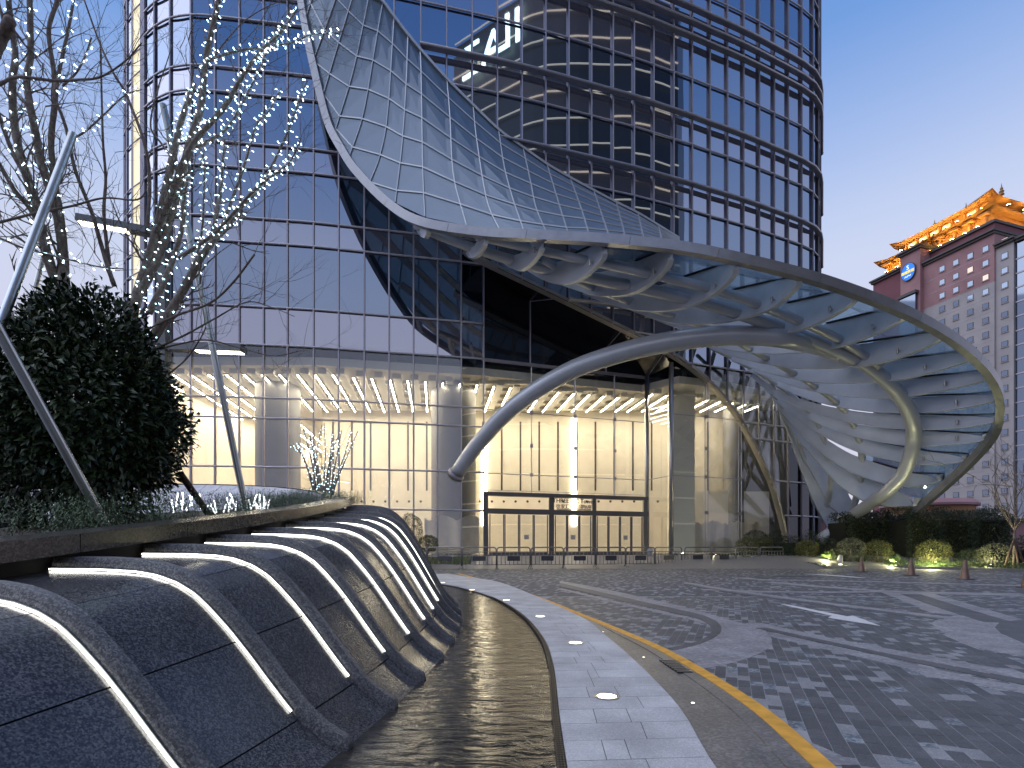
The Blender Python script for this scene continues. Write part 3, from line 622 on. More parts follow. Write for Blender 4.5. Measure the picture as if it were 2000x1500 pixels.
# ---------------- lobby interior
FL, CE = .75, 12.5
g = MB(); g.add([(-23.4, 33.5, FL - .02), (-12, 33.8, FL - .02), (-1.6, 35.6, FL - .02), (9.5, 39.4, FL - .02), (24, 44, FL - .02), (24, 70, FL - .02), (-23.4, 70, FL - .02)], [tuple(range(7))]); g.build('lobby_floor', M['floor_in'], tower)
ceil = MB(); ceil.prism([V(p) for p in ((-23.2, 33.6, CE), (-12, 33.7, CE), (-2.0, 35.7, CE), (9.4, 39.5, CE), (11.5, 37.4, CE), (15.5, 38.8, CE), (23, 43, CE), (24, 70, CE), (-23.4, 70, CE))], (0, 0, .5)); ceil.build('lobby_ceiling', M['ceil'], tower)
g = MB(); g.box((1.3, 45.15, 6.5), (16.8, .15, 6.2)); g.build('back_wall', M['cream'], tower)
g = MB(); g.box((-15.65, 57.4, 6.5), (.15, 12.2, 6.2)); g.build('side_wall', M['cream'], tower)
g = MB(); g.box((-16.4, 69.6, 6.5), (7, .15, 6.2)); g.build('far_wall', M['cream'], tower)
g = MB(); g.box((21.2, 45.3, 6.5), (3.0, .15, 6.2)); g.build('back_wall', M['cream'], tower)
g = MB(); g.box((-23.3, 52, 6.5), (.1, 18, 6.2)); g.build('side_wall', M['cream'], tower)
for i in range(22):                      # dark reveals between the wall panels
    x = -14.8 + i * 1.55
    if x > 17: continue
    g = MB(); g.box((x, 44.98, 8.75), (.07, .02, 2.85)); g.build('wall_reveal', M['slot'], tower)
for i in range(32):
    x = -14.4 + i * .98; g = MB(); g.lathe([(.001, -.02), (.10, -.02), (.10, .02), (.001, .02)], (0, 0, 0), 10)
    o = g.build('air_nozzle', M['slot'], tower, local=True); o.rotation_euler = (R(90), 0, 0); o.location = V((x, 44.96, 5.0)) - tower.location
for x0, x1, z0, z1 in ((4.95, 5.3, 3.0, 11.9), (-2.5, -2.1, 3.0, 11.0)):
    g = MB(); g.box(((x0 + x1) / 2, 44.93, (z0 + z1) / 2), ((x1 - x0) / 2, .03, (z1 - z0) / 2)); g.build('light_slot', M['slotlight'], tower)
for x, Yc, r_ in ((-4.1, 38.2, 1.55), (-16.0, 37.2, 1.45), (17.6, 43.2, .8)):
    g = MB(); g.lathe([(r_, FL), (r_, CE)], (x, Yc, 0), 36); g.build('round_column', M['column'], tower, 'auto')
g = MB(); g.box((12.4, 39.9, 6.7), (.85, .5, 5.9)); g.build('pier', M['ceil'], tower)
g = MB(); g.box((16.6, 42.9, 3.6), (3.6, .2, 2.0)); g.build('balcony_wall', M['ceil'], tower)
# coffer beams and linear lights running back towards the hall
vd = V((-140 / F, 1, 0)).normalized()
n_l = 0
for i in range(38):
    xc = -22.5 + i * 1.12; y_in = 33.8 if xc < -11 else 34.2 + max(0, xc + 11) * .2 if xc < -1.6 else 36.2 + (xc + 1.6) * .31 if xc < 9.5 else 38.2 + (xc - 10) * .36
    y_out = 68 if xc < -16.6 else 43.7
    a_, b_ = V((xc, y_in + .5, CE)), V((xc - (y_out - y_in) * .132, y_out, CE))
    if b_.x < -23: b_ = a_.lerp(b_, max(.05, (a_.x + 23) / (a_.x - b_.x)))
    if (b_ - a_).length < 1: continue
    g = MB(); g.bar(a_ + V((.45, 0, -.16)), b_ + V((.45, 0, -.16)), .5, .32); g.build('ceiling_beam', M['ceil'], tower)
    t_ = thing('linear_ceiling_light', 'thin warm linear light running back along the white lobby ceiling', 'ceiling light', (a_ + b_) / 2, 'linear lights in the lobby ceiling')
    g = MB(); g.bar(a_ + V((0, 0, -.36)), b_ + V((0, 0, -.36)), .10, .09); g.build('housing', M['ceil'], t_)
    g = MB(); g.bar(a_ + V((0, 0, -.415)), b_ + V((0, 0, -.415)), .085, .02); g.build('diffuser', M['strip'], t_)
for j in range(5):
    y = 37 + j * 1.7; x1 = 18 if y > 42 else -1 + max(0, y - 36) * 2.6; g = MB(); g.bar(V((-22.5, y, CE - .1)), V((x1, y, CE - .1)), .35, .2); g.build('cross_beam', M['ceil'], tower)
# protective sheeting low behind the glass
g = MB(); q = [(x, 39.6 + (x - 11.6) * .36 + .12 * math.sin(x * 5), .8) for x in np.linspace(11.9, 19.5, 40)]
g.add(q + [(a, b_, 3.1 + .12 * math.sin(a * 3) + .08 * math.sin(a * 11)) for a, b_, c in q], [(i, i + 1, 41 + i, 40 + i) for i in range(39)]); o = g.build('dust_sheet', M['sheet']); tag(o, 'pale protective sheet hanging low behind the curved lobby glass', 'sheet')
g = MB(); q = [(x, 36.5 + .1 * math.sin(x * 4), .8) for x in np.linspace(-5.9, -2.2, 30)]
g.add(q + [(a, b_, 3.0 + .35 * abs(math.sin(a * 1.7))) for a, b_, c in q], [(i, i + 1, 31 + i, 30 + i) for i in range(29)]); o = g.build('dust_sheet', M['sheet']); tag(o, 'thin protective sheet draped round the foot of the round grey column', 'sheet')
# ---------------- left wing behind the rounded corner, with its lit stair strip
g = MB()
wing = [(-22.9, 34.9), (-23.6, 35.6), (-24.7, 36.3), (-25.7, 36.9), (-26.5, 37.5), (-27.1, 38.1), (-27.6, 38.9), (-27.9, 40.2), (-27.9, 60)]
rows = [r for r in ROWA]; wp = []
for (x0, y0), (x1, y1) in zip(wing, wing[1:]):
    for k in range(len(rows) - 1):
        if (x0, y0) == wing[2]: mt = M['winglit']if 'winglit' in M else M['dimwin']
        else: mt = M['vision'] if k % 2 else M['spandrel']
        q = [V((x0, y0, rows[k])), V((x1, y1, rows[k])), V((x1, y1, rows[k + 1])), V((x0, y0, rows[k + 1]))]
        g = MB(); g.slab(q, (q[1] - q[0]).cross(q[3] - q[0]).normalized(), .03); g.build('wing_pane' if (x0, y0) != wing[2] else 'lit_stair_pane', mt, tower)
for x, y in wing: g = MB(); g.bar(V((x, y - .06, .6)), V((x, y - .06, TOP)), .1, .14, V((0, 1, 0))); g.build('mullion', M['mullion'], tower)
for Z in rows: g = MB(); g.tube([V((x - .04, y - .09, Z)) for x, y in wing[2:]], .05, 6); g.build('transom', M['transom'], tower, True)
g = MB(); g.bar(V((-22.9, 34.0, .6)), V((-22.9, 34.0, TOP)), .35, .5); g.build('corner_pier', M['mullion'], tower)
g = MB(); g.box((21.6, 57, 6.9), (3.0, 12.2, 6.4)); g.build('service_core', M['column'], tower)
g = MB(); g.box((24.3, 52, 6.9), (.1, 7, 6.4)); g.build('side_wall', M['cream'], tower)
# solid core so nothing shows through from behind
g = MB(); g.prism([V(p) for p in ((-22.6, 36, 13.6), (-10, 36, 13.6), (-1.6, 37, 13.6), (12.5, 41, 13.6), (22, 44, 13.6), (24.5, 60, 13.6), (24, 71, 13.6), (-23, 71, 13.6))], (0, 0, TOP - 13.7)); g.build('core', M['black'], tower)
# ================================================================ CANOPY
canopy = thing('swept_canopy', 'huge swooping steel and glass canopy with curved ribs peeling off the tower face', 'canopy', (16, 31, 0))
RIM = [(560, -200, 32.2), (575, -90, 31.9), (590, 0, 31.6), (610, 110, 31.3), (640, 232, 31), (668, 290, 30.5), (700, 338, 30), (765, 402, 29), (830, 437, 28), (940, 455, 27), (1050, 461, 26), (1200, 470, 25), (1330, 484, 24.5), (1450, 508, 24.3), (1600, 547, 24.5), (1750, 602, 25), (1850, 655, 25.7), (1912, 705, 26.5), (1945, 752, 27.6), (1953, 800, 28.8), (1940, 848, 30), (1895, 902, 31.6), (1830, 962, 33.6), (1780, 1003, 35.2), (1762, 1020, 36)]
rim = spline(RIM, 140); rim3 = [P(*q) for q in rim]
g = MB(); g.sweep(rim3, .34, .46); 
nseg = 17
for k in range(nseg):                 # rim made of butted cover plates
    a_, b_ = int(k * 139 / nseg), int((k + 1) * 139 / nseg); g = MB(); seg = rim3[a_:b_ + 1]
    seg = [seg[0].lerp(seg[1], .012)] + seg[1:-1] + [seg[-1].lerp(seg[-2], .012)]; g.sweep(seg, .36, .44); g.build('rim_plate', M['rim'], canopy, 'auto')
def rimat(x, y):
    i = min(range(140), key=lambda j: (rim[j][0] - x) ** 2 + (rim[j][1] - y) ** 2); return rim3[i], rim[i][2]
# ribs: lower edge of each from tip to root in the photo
RIBS = [
 [(838, 452), (833, 464), (826, 462), (818, 452)],
 [(948, 476), (944, 486), (934, 499), (923, 504), (913, 495)],
 [(1060, 484), (1055, 495), (1042, 512), (1022, 527), (1005, 525), (985, 514)],
 [(1182, 494), (1178, 507), (1150, 535), (1120, 552), (1092, 554), (1060, 545), (1027, 525)],
 [(1311, 505), (1306, 520), (1282, 546), (1250, 567), (1215, 577), (1165, 577), (1120, 564), (1070, 546)],
 [(1438, 523), (1434, 538), (1400, 572), (1350, 597), (1300, 607), (1240, 605), (1195, 594), (1140, 575)],
 [(1561, 546), (1556, 562), (1512, 600), (1450, 622), (1380, 632), (1312, 630), (1250, 612), (1200, 592)],
 [(1671, 577), (1666, 592), (1625, 618), (1562, 645), (1495, 657), (1410, 658), (1330, 642), (1262, 617)],
 [(1767, 610), (1762, 625), (1707, 653), (1640, 677), (1570, 688), (1490, 690), (1410, 680), (1345, 657)],
 [(1841, 649), (1836, 664), (1773, 693), (1707, 711), (1625, 719), (1546, 718), (1470, 705), (1400, 685), (1365, 668)],
 [(1899, 688), (1894, 703), (1827, 725), (1760, 741), (1690, 747), (1602, 747), (1518, 732), (1448, 710), (1400, 688)],
 [(1931, 727), (1926, 741), (1867, 757), (1787, 772), (1735, 777), (1655, 774), (1574, 760), (1490, 732), (1430, 705)],
 [(1951, 769), (1946, 782), (1867, 799), (1787, 806), (1690, 802), (1602, 786), (1532, 760), (1460, 722)],
 [(1947, 813), (1942, 824), (1867, 836), (1780, 838), (1686, 829), (1590, 805), (1518, 774), (1466, 735)],
 [(1924, 849), (1920, 860), (1867, 867), (1785, 871), (1686, 856), (1612, 832), (1546, 797), (1486, 752)],
 [(1883, 891), (1879, 902), (1800, 907), (1735, 897), (1668, 879), (1602, 847), (1546, 808), (1497, 764)],
 [(1834, 928), (1829, 942), (1770, 951), (1720, 942), (1655, 918), (1602, 881), (1552, 833), (1508, 778)],
 [(1790, 972), (1780, 988), (1705, 984), (1644, 951), (1596, 900), (1557, 856), (1518, 795)],
 [(1668, 1035), (1645, 1008), (1620, 985), (1596, 942), (1572, 897), (1546, 847), (1522, 802)],
 [(1622, 1040), (1605, 1010), (1586, 972), (1563, 912), (1543, 853), (1523, 806)],
]
NS = 26; ribs = []; SAMP = []
for ri, px in enumerate(RIBS):
    L = [0.]
    for a_, b_ in zip(px, px[1:]): L.append(L[-1] + math.dist(a_, b_))
    _, yt = rimat(*px[0]); xr = px[-1][0]
    yr = YB(xr) - .25 if ri > 3 else yt + (1.5, 2.2, 3.4, 5.0)[ri]
    if ri >= 18: yt = 39.0 - (ri - 18) * -.4; yr = YB(xr) - .2
    q = spline([(x, y) for x, y in px], NS); Lq = [0.]
    for a_, b_ in zip(q, q[1:]): Lq.append(Lq[-1] + math.dist(a_, b_))
    pts = []
    for (x, y), l in zip(q, Lq):
        f = l / Lq[-1]; Yd = yt + .1 + (yr - yt) * (f ** 1.05); pts.append(P(x, y, Yd)); SAMP.append((x, y, Yd, f))
    ups = []; hs = []; N = []
    for i, p in enumerate(pts):
        f = Lq[i] / Lq[-1]; tq = (pts[min(i + 1, NS - 1)] - pts[max(i - 1, 0)]).normalized()
        steep = min(1, max(0, (ri - 14) / 4)); u = V((.15 + .75 * steep, -.15, 1 - .35 * steep)); u = (u - tq * u.dot(tq)).normalized(); ups.append(u); N.append(tq.cross(u))
        h = interp(f, [(0, .36), (.03, .46), (.12, 1.1), (.25, 1.5), (.45, 1.55), (.7, 1.1), (1, .45)]) * interp(ri, [(0, .42), (1, .6), (2, .75), (3, .9), (4, 1), (7, 1), (9, .76), (11, .60), (13, .52), (15, .58), (16, .70), (17, .92), (19, 1.1)]); hs.append(h)
    ribs.append((pts, ups, hs, N))
    rb = MB(); secs = [[p - n * .06, p + n * .06, p + n * .06 + u * h, p - n * .06 + u * h] for p, u, h, n in zip(pts, ups, hs, N)]
    rb.loft(secs); r_ob = rb.build('rib', M['rib'], canopy, 'auto')
    fl = MB(); secs = [[p - n * .12 - u * .03, p + n * .12 - u * .03, p + n * .12 + u * .012, p - n * .12 + u * .012] for p, u, n in zip(pts, ups, N)]; fl.loft(secs); fl.build('flange', M['rib'], r_ob, 'auto')
    if 1 < ri < 16:                  # little fixed spotlight near a quarter of the rib, on the camera side
        i = int(NS * .30); s_ = -1 if N[i].y > 0 else 1; c = pts[i] + ups[i] * .32 + N[i] * (s_ * .22)
        sp_ = MB(); sp_.tube([c + V((0, 0, -.16)), c + V((0, 0, .1))], [.055, .07], 10); sp_.bar(c, c - N[i] * (s_ * .16), .05, .05); sp_.build('spotlight', M['stainless'], r_ob, 'auto')
SA = np.array(SAMP)
def depth_near(x, y):
    d = (SA[:, 0] - x) ** 2 + (SA[:, 1] - y) ** 2; k = np.argsort(d)[:8]; ww = 1 / (d[k] + 30); return float((SA[k, 2] * ww).sum() / ww.sum())
def tube_path(px, r, name, n=60, ov=.45, lock=None):
    q = spline(px, n); pts = []
    Ys = [depth_near(x, y) + (ov(i / (n - 1)) if callable(ov) else ov) for i, (x, y) in enumerate(q)]
    Ys = list(np.convolve(np.pad(Ys, 5, mode='edge'), np.ones(11) / 11, mode='valid'))
    if lock: Ys[-1] = lock
    for (x, y), Yd in zip(q, Ys): pts.append(P(x, y, Yd))
    rr_ = [interp(i / (n - 1), r) for i in range(n)]
    g = MB(); g.tube(pts, rr_, 18); return g.build(name, M['metal'], canopy, True), pts
tube_path([(812, 440), (845, 455), (917, 482), (1000, 508), (1080, 528), (1187, 550), (1295, 572), (1397, 598), (1487, 627), (1570, 658), (1642, 690), (1690, 712), (1731, 744), (1762, 780), (1781, 819), (1785, 856), (1777, 893), (1764, 925), (1740, 953), (1712, 975), (1672, 1003), (1630, 1034), (1600, 1056)],
          [(0, .2), (.15, .27), (.45, .34), (.6, .40), (1, .40)], 'ring_tube', 110, ov=lambda t: interp(t, [(0, .45), (.5, .4), (.62, -.3), (.75, -.9), (1, -.6)]))
tube_path([(930, 462), (986, 474), (1094, 498), (1205, 521), (1312, 545), (1419, 572), (1510, 606), (1592, 640), (1655, 672), (1720, 715)], [(0, .2), (1, .24)], 'purlin_tube', ov=.6)
tube_path([(1062, 508), (1145, 556), (1227, 588), (1316, 616), (1400, 648), (1456, 676), (1506, 704), (1556, 731), (1595, 756), (1628, 780), (1653, 806), (1669, 834), (1680, 866), (1684, 905), (1679, 950), (1665, 995)], [(0, .19), (1, .22)], 'purlin_tube', 80)
tube_path([(1390, 680), (1453, 711), (1493, 735), (1529, 759), (1557, 781), (1580, 805), (1600, 833), (1613, 867), (1622, 911), (1619, 970), (1606, 1005)], [(0, .12), (1, .2)], 'purlin_tube', ov=.35)
tube_path([(1508, 768), (1535, 800), (1553, 835), (1567, 880), (1580, 935), (1592, 985)], [(0, .12), (1, .22)], 'purlin_tube', 40, ov=.3)
# arch tube from the left face to the ring
arch = [(893, 923, 34.9), (935, 865, 33.9), (1000, 797, 32.6), (1100, 731, 31.2), (1200, 693, 30.2), (1300, 669, 29.6), (1400, 657, 29.2), (1480, 656, 28.9), (1540, 663, 28.8), (1600, 677, depth_near(1600, 677) + .3), (1645, 692, depth_near(1645, 692) + .45)]
ap = spline(arch, 60); g = MB(); g.tube([P(*q) for q in ap], [interp(i / 59, [(0, .47), (.5, .54), (1, .44)]) for i in range(60)], 24); g.build('arch_tube', M['metal'], canopy, True)
c = P(*arch[0]); d_ = (P(*arch[1]) - c).normalized(); g = MB(); g.tube([c - d_ * .25, c - d_ * .05], .56, 24); g.build('tube_collar', M['mullion'], canopy, True)
# glass over the ribs out to the rim
for i in range(3, 17):
    (pa, ua, ha, _), (pb, ub, hb, _) = ribs[i], ribs[i + 1]
    def top(pts, u, h, f):
        k = f * (NS - 1); j = min(int(k), NS - 2); t_ = k - j; return pts[j].lerp(pts[j + 1], t_) + u[j] * ((h[j] + (h[j + 1] - h[j]) * t_) + .07)
    ra, rb_ = rimat(*[v for v in RIBS[i][0]])[0], rimat(*[v for v in RIBS[i + 1][0]])[0]
    # a rim point straight out from the tip
    ta, tb = top(pa, ua, ha, 0), top(pb, ub, hb, 0)
    def rimout(pts, tip):
        dd = (pts[0] - pts[3]); dd.z = 0; dd.normalize(); best = min(rim3, key=lambda r: ((r - tip) - dd * (r - tip).dot(dd)).length + (0 if (r - tip).dot(dd) > 0 else 9) + .15 * (r - tip).length); return best + V((0, 0, .05))
    ra, rb_ = rimout(pa, ta), rimout(pb, tb)
    if i >= 15: ra, rb_ = rimat(*RIBS[i][0])[0], rimat(*RIBS[i + 1][0])[0]
    fs = [0, .16, .34, .55]
    rows_ = [(ra, rb_)] + [(top(pa, ua, ha, f), top(pb, ub, hb, f)) for f in fs]
    for (a0, b0), (a1, b1) in zip(rows_, rows_[1:]):
        n = (b0 - a0).cross(a1 - a0)
        if n.length < 1e-4: continue
        n.normalize(); n = n if n.z > 0 else -n; g = MB(); g.slab([a0 + n * .03, b0 + n * .03, b1 + n * .03, a1 + n * .03], n, .03); g.build('roof_glass', M['roof_glass'], canopy)
    g = MB(); g.bar(ta.lerp(ra, .02), top(pa, ua, ha, .25), .2, .06); g.bar(top(pa, ua, ha, .25), top(pa, ua, ha, .5), .2, .06); g.bar(ta, ra, .14, .05); g.build('gasket', M['joint'], canopy)
# the glazed ribbon rising up the tower: mullion lines from the tower edge to the rim
VL = [
 [(586, -300), (570, -200), (562, -180)], [(622, -200), (600, -110), (578, -80)], [(650, -130), (622, -40), (596, 42)], [(676, -70), (652, 10), (612, 120)], [(700, -40), (668, 64), (632, 184)], [(722, -10), (690, 140), (656, 252)],
 [(748, 6), (735, 80), (710, 222), (682, 308)], [(770, 35), (757, 225), (742, 305), (722, 358)], [(797, 70), (793, 173), (785, 288), (772, 396)],
 [(821, 99), (823, 160), (826, 333), (830, 424)], [(873, 157), (879, 230), (886, 345), (911, 441)], [(924, 208), (932, 281), (951, 393), (975, 449)],
 [(974, 256), (985, 327), (1002, 391), (1023, 452)], [(1022, 291), (1037, 360), (1047, 407), (1067, 455)], [(1069, 324), (1088, 387), (1110, 458)], [(1114, 350), (1137, 414), (1151, 461)], [(1160, 375), (1190, 464)],
 [(1204, 398), (1222, 467)], [(1246, 419), (1258, 471)], [(1286, 443), (1293, 476)], [(1325, 467), (1329, 480)]]
lines = []
for L_ in VL:
    q = spline(L_, 24) if len(L_) > 2 else [tuple(np.array(L_[0]) + (np.array(L_[1]) - np.array(L_[0])) * k / 23) for k in range(24)]
    y0_ = YB(q[0][0]) - .3; _, y1_ = rimat(*q[-1]); ll = [0.]
    for a_, b_ in zip(q, q[1:]): ll.append(ll[-1] + math.dist(a_, b_))
    pts = [P(x, y, y0_ + (y1_ - y0_) * (l / ll[-1]) ** .9) for (x, y), l in zip(q, ll)]
    s_ = [0.]
    for a_, b_ in zip(pts, pts[1:]): s_.append(s_[-1] + (b_ - a_).length)
    lines.append((pts, s_))
def along(ln, d):
    pts, s_ = ln; d = min(max(d, 0), s_[-1]); j = int(np.searchsorted(s_, d)); j = min(max(j, 1), 23); t_ = (d - s_[j - 1]) / max(1e-6, s_[j] - s_[j - 1]); return pts[j - 1].lerp(pts[j], t_)
STEP = 1.72
for i, ln in enumerate(lines):
    g = MB(); g.sweep(ln[0], .055, .07, [V((0, -1, .2))] * 24, off=.03); g.build('glazing_bar', M['metal'], canopy)
for la, lb in zip(lines, lines[1:]):
    n_ = int(max(la[1][-1], lb[1][-1]) / STEP) + 1
    for k in range(n_):
        a0, a1, b0, b1 = along(la, k * STEP), along(la, (k + 1) * STEP), along(lb, k * STEP), along(lb, (k + 1) * STEP)
        if (a0 - a1).length < .02 and (b0 - b1).length < .02: continue
        poly = [a0, b0, b1, a1]; poly = [p for j, p in enumerate(poly) if (p - poly[j - 1]).length > .02]
        if len(poly) < 3: continue
        c = sum(poly, V((0, 0, 0))) / len(poly); poly = [c + (p - c) * .985 for p in poly]
        n = (poly[1] - poly[0]).cross(poly[2] - poly[0]).normalized(); n = n if n.y < 0 else -n; g = MB(); g.slab(poly, n, .03); g.build('ribbon_glass', M['ribbon'], canopy)
        if k: g = MB(); g.bar(a0 + V((0, -.03, .01)), b0 + V((0, -.03, .01)), .055, .07); g.build('glazing_bar', M['metal'], canopy)
# rib plates running behind the ribbon glass
for k in range(1, 7):
    pts = [along(ln, k * STEP) + V((.05, .32, -.05)) for ln in lines if ln[1][-1] > k * STEP + .1]
    if len(pts) > 3: g = MB(); g.sweep(spline(pts, 40), .5, .10, [V((0, -.4, 1))] * 40); g.build('ribbon_rib', M['rib'], canopy, 'auto')
ie = [ln[0][0] + V((0, -.1, 0)) for ln in lines]; g = MB(); g.sweep(spline(ie, 80), .14, .14); g.build('edge_bar', M['metal'], canopy, 'auto')
# ================================================================ FOUNTAIN
fount = thing('fountain', 'flowing dark granite fountain wall with curved stone ribs and white light strips', 'fountain', (-2.5, 7, 0))
FC, FR = V((-26.75, 6.9, 0)), 26.0
def toe(Y):
    s = (Y - FC.y) / FR; a = math.asin(max(-1, min(1, s))); return V((FC.x + FR * math.cos(a), FC.y + FR * math.sin(a), 0)), V((-math.cos(a), -math.sin(a), 0)), V((-math.sin(a), math.cos(a), 0))
def Hh(Y): return 1.10 + (Y - 3.34) * .106
PROF = [(0, .0), (.10, .030), (.20, .085), (.303, .16), (.40, .255), (.52, .385), (.65, .53), (.78, .665), (.90, .775), (1.008, .862), (1.13, .925), (1.27, .967), (1.414, .988), (1.65, .998), (2.05, 1.0)]
def sk_(Y): return 1 + .015 * max(0, Y - 3.34)
def surf(Y, r, up=0.):
    """point on the wall at toe station Y, profile distance r, lifted by up along the local normal"""
    p, i, t_ = toe(Y); rs = [a[0] for a in PROF]; k = sk_(Y)
    z = float(np.interp(r, rs, [a[1] for a in PROF])) * Hh(Y); e_ = .02
    dz = (float(np.interp(r + e_, rs, [a[1] for a in PROF])) - float(np.interp(r - e_, rs, [a[1] for a in PROF]))) * Hh(Y) / (2 * e_ * k)
    n = (V((0, 0, 1)) - i * dz).normalized(); return p + i * (r * k) + V((0, 0, z)) + n * up
FY = [-.45, .55, 1.52, 2.45, 3.34, 4.19, 5.07, 6.03, 7.05, 8.05, 9.05, 10.05, 11.1, 12.15, 13.2]
RS = list(np.interp(np.linspace(0, len(PROF) - 1, 44), range(len(PROF)), [a[0] for a in PROF]))
g = MB(); rows_ = []
for Y in np.linspace(-.6, 13.4, 60): rows_.append([surf(Y, r, -.05) for r in RS[::2]])
g.loft(rows_, closed=False); g.build('wall_core', M['joint'], fount, True)
JOINTS = [0.004, .315, .72, 1.16, 2.05]
for (Ya, Yb), bi in zip(zip(FY, FY[1:]), range(99)):
    for r0, r1 in zip(JOINTS, JOINTS[1:]):
        rs = [r0 + .003 + (r1 - r0 - .006) * k / 8 for k in range(9)]; ys = [Ya + (Yb - Ya) * k / 4 for k in range(5)]
        g = MB(); g.loft([[surf(y, r, .0) for y in ys] for r in rs], closed=False, caps=False); g.build('granite_slab', M['granite_wet'], fount, True)
for bi, Y in enumerate(FY):
    w_ = .044; secs = []
    for r in RS:
        lift = .085 if r > .05 else .035 + r
        a0, a1 = surf(Y - w_, r, -.03), surf(Y + w_, r, -.03); b0, b1 = surf(Y - w_, r, lift * .62), surf(Y + w_, r, lift * .62); c0, c1 = surf(Y - w_ * .62, r, lift), surf(Y + w_ * .62, r, lift)
        secs.append([a0, a1, b1, c1, c0, b0])
    g = MB(); g.loft(secs); rb = g.build('stone_rib', M['granite_rib'], fount, 'auto')
    led = [r for r in RS if r > .335]
    g = MB(); g.loft([[surf(Y - w_ - .021, r, .006), surf(Y - w_ - .012, r, .006), surf(Y - w_ - .012, r, .014), surf(Y - w_ - .021, r, .014)] for r in led]); g.build('light_strip', M['led'], rb)
    g = MB(); g.loft([[surf(Y - w_ - .010, r, .001), surf(Y - w_ - .001, r, .001), surf(Y - w_ - .001, r, .020), surf(Y - w_ - .010, r, .020)] for r in led]); g.build('strip_channel', M['post'], rb)
# coping and raised dish rim
def cop(Y, out=0.):
    p, i, t_ = toe(Y); q = p + i * (1.9 * sk_(Y) - out); return V((q.x, q.y, 1.335 + .112 * (Y - 3.34)))
near_c = [cop(Y) for Y in (-.6, .5, 1.5, 2.5, 3.5, 4.5, 5.5, 6.5, 7.5, 8.5, 9.5, 10.4, 11.2, 11.9)]
far_c = [P(668, 977, 12.7), P(662, 971, 13.5), P(645, 964, 14.3), P(605, 957, 15.2), P(540, 951.5, 15.9), P(450, 948, 16.4), P(350, 947, 16.6), P(240, 947, 16.4), P(100, 952, 15.6), P(-150, 962, 13.6), P(-500, 985, 11)]
ring = spline(near_c + far_c, 150)
secs = []; cen = V((-8, 8.5, 0)); inner_ring = []
for i, p in enumerate(ring):
    tq = ring[min(i + 1, 149)] - ring[max(i - 1, 0)]; tq.z = 0; tq.normalize(); n = V((-tq.y, tq.x, 0)); wd = .36 if i < 95 else .30
    q = p + n * wd; inner_ring.append(q + V((0, 0, -.02))); secs.append([p + V((0, 0, -.125)), p, q, q + V((0, 0, -.125))])
for k in range(24):
    a_, b_ = int(k * 149 / 24), int((k + 1) * 149 / 24); s_ = secs[a_:b_ + 1]; s_ = [[x.lerp(y, .02) for x, y in zip(s_[0], s_[1])]] + s_[1:-1] + [[x.lerp(y, .02) for x, y in zip(s_[-1], s_[-2])]]
    g = MB(); g.loft(s_); g.build('coping_stone', M['granite_cop'], fount, 'auto')
# dark shadow gap wall below the coping
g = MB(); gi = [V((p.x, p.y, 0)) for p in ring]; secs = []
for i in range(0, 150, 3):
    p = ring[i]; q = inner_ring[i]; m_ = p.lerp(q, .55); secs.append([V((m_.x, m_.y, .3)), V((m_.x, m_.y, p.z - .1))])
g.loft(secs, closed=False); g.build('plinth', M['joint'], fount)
# paved inner slope of the dish at the back, tile by tile
bi_ = [k for k in range(86, 140, 2)]
def low(k, f):
    p = inner_ring[k]; tq = ring[min(k + 1, 149)] - ring[k - 1]; tq.z = 0; tq.normalize(); n = V((-tq.y, tq.x, 0)); return p + n * (2.3 * f) + V((0, 0, -1.15 * f ** .8))
for k, k2 in zip(bi_, bi_[1:]):
    for j in range(5):
        f0, f1 = j / 5 + .003, (j + 1) / 5 - .003; s0, s1 = .02 + .5 * (j % 2) * 0, .98
        q = [low(k, f0).lerp(low(k2, f0), s0), low(k, f0).lerp(low(k2, f0), s1), low(k, f1).lerp(low(k2, f1), s1), low(k, f1).lerp(low(k2, f1), s0)]
        n = (q[1] - q[0]).cross(q[3] - q[0]).normalized(); n = n if n.z > 0 else -n; u_ = random.uniform(0, .012); q = [p + n * u_ for p in q]
        g = MB(); g.slab(q, n, .03); g.build('dish_tile', M['tile_stone'], fount)
g = MB(); rows_ = [[low(k, f) + V((0, 0, -.035)) for f in (0, .25, .5, .75, 1)] for k in bi_]; g.loft(rows_, closed=False); g.build('dish_bed', M['joint'], fount)
# soil
ring_s = [q + V((0, 0, -.10)) for q in inner_ring[:86]] + [low(k, 1.0) + V((0, 0, .05)) for k in range(86, 140, 2)]
cz = V((-6.5, 8.5, 1.72)); g = MB(); g.add([cz] + ring_s, [(0, i + 1, i + 2) for i in range(len(ring_s) - 1)]); soil = g.build('soil', M['soil'], fount)
def soilz(x, y):
    best = min(ring_s, key=lambda p: (p.x - x) ** 2 + (p.y - y) ** 2); d0 = math.dist((best.x, best.y), (x, y)); d1 = math.dist((cz.x, cz.y), (x, y)); return (best.z * d1 + cz.z * d0) / (d0 + d1 + 1e-6)
# ================================================================ PLANTING
def leaf_add(g, p, d, n, L, W):
    """folded leaf of four triangles"""
    d = d.normalized(); s = d.cross(n)
    if s.length < 1e-3: s = d.orthogonal()
    s.normalize(); n = s.cross(d); mid = p + d * (L * .5) + n * (L * .05)
    g.add([p, mid + s * (W / 2) + n * (W * .22), p + d * L - n * (L * .12), mid - s * (W / 2) + n * (W * .22), mid], [(0, 1, 4), (1, 2, 4), (2, 3, 4), (3, 0, 4)])
def rdir():
    v = V((random.gauss(0, 1), random.gauss(0, 1), random.gauss(0, 1))); return v.normalized()
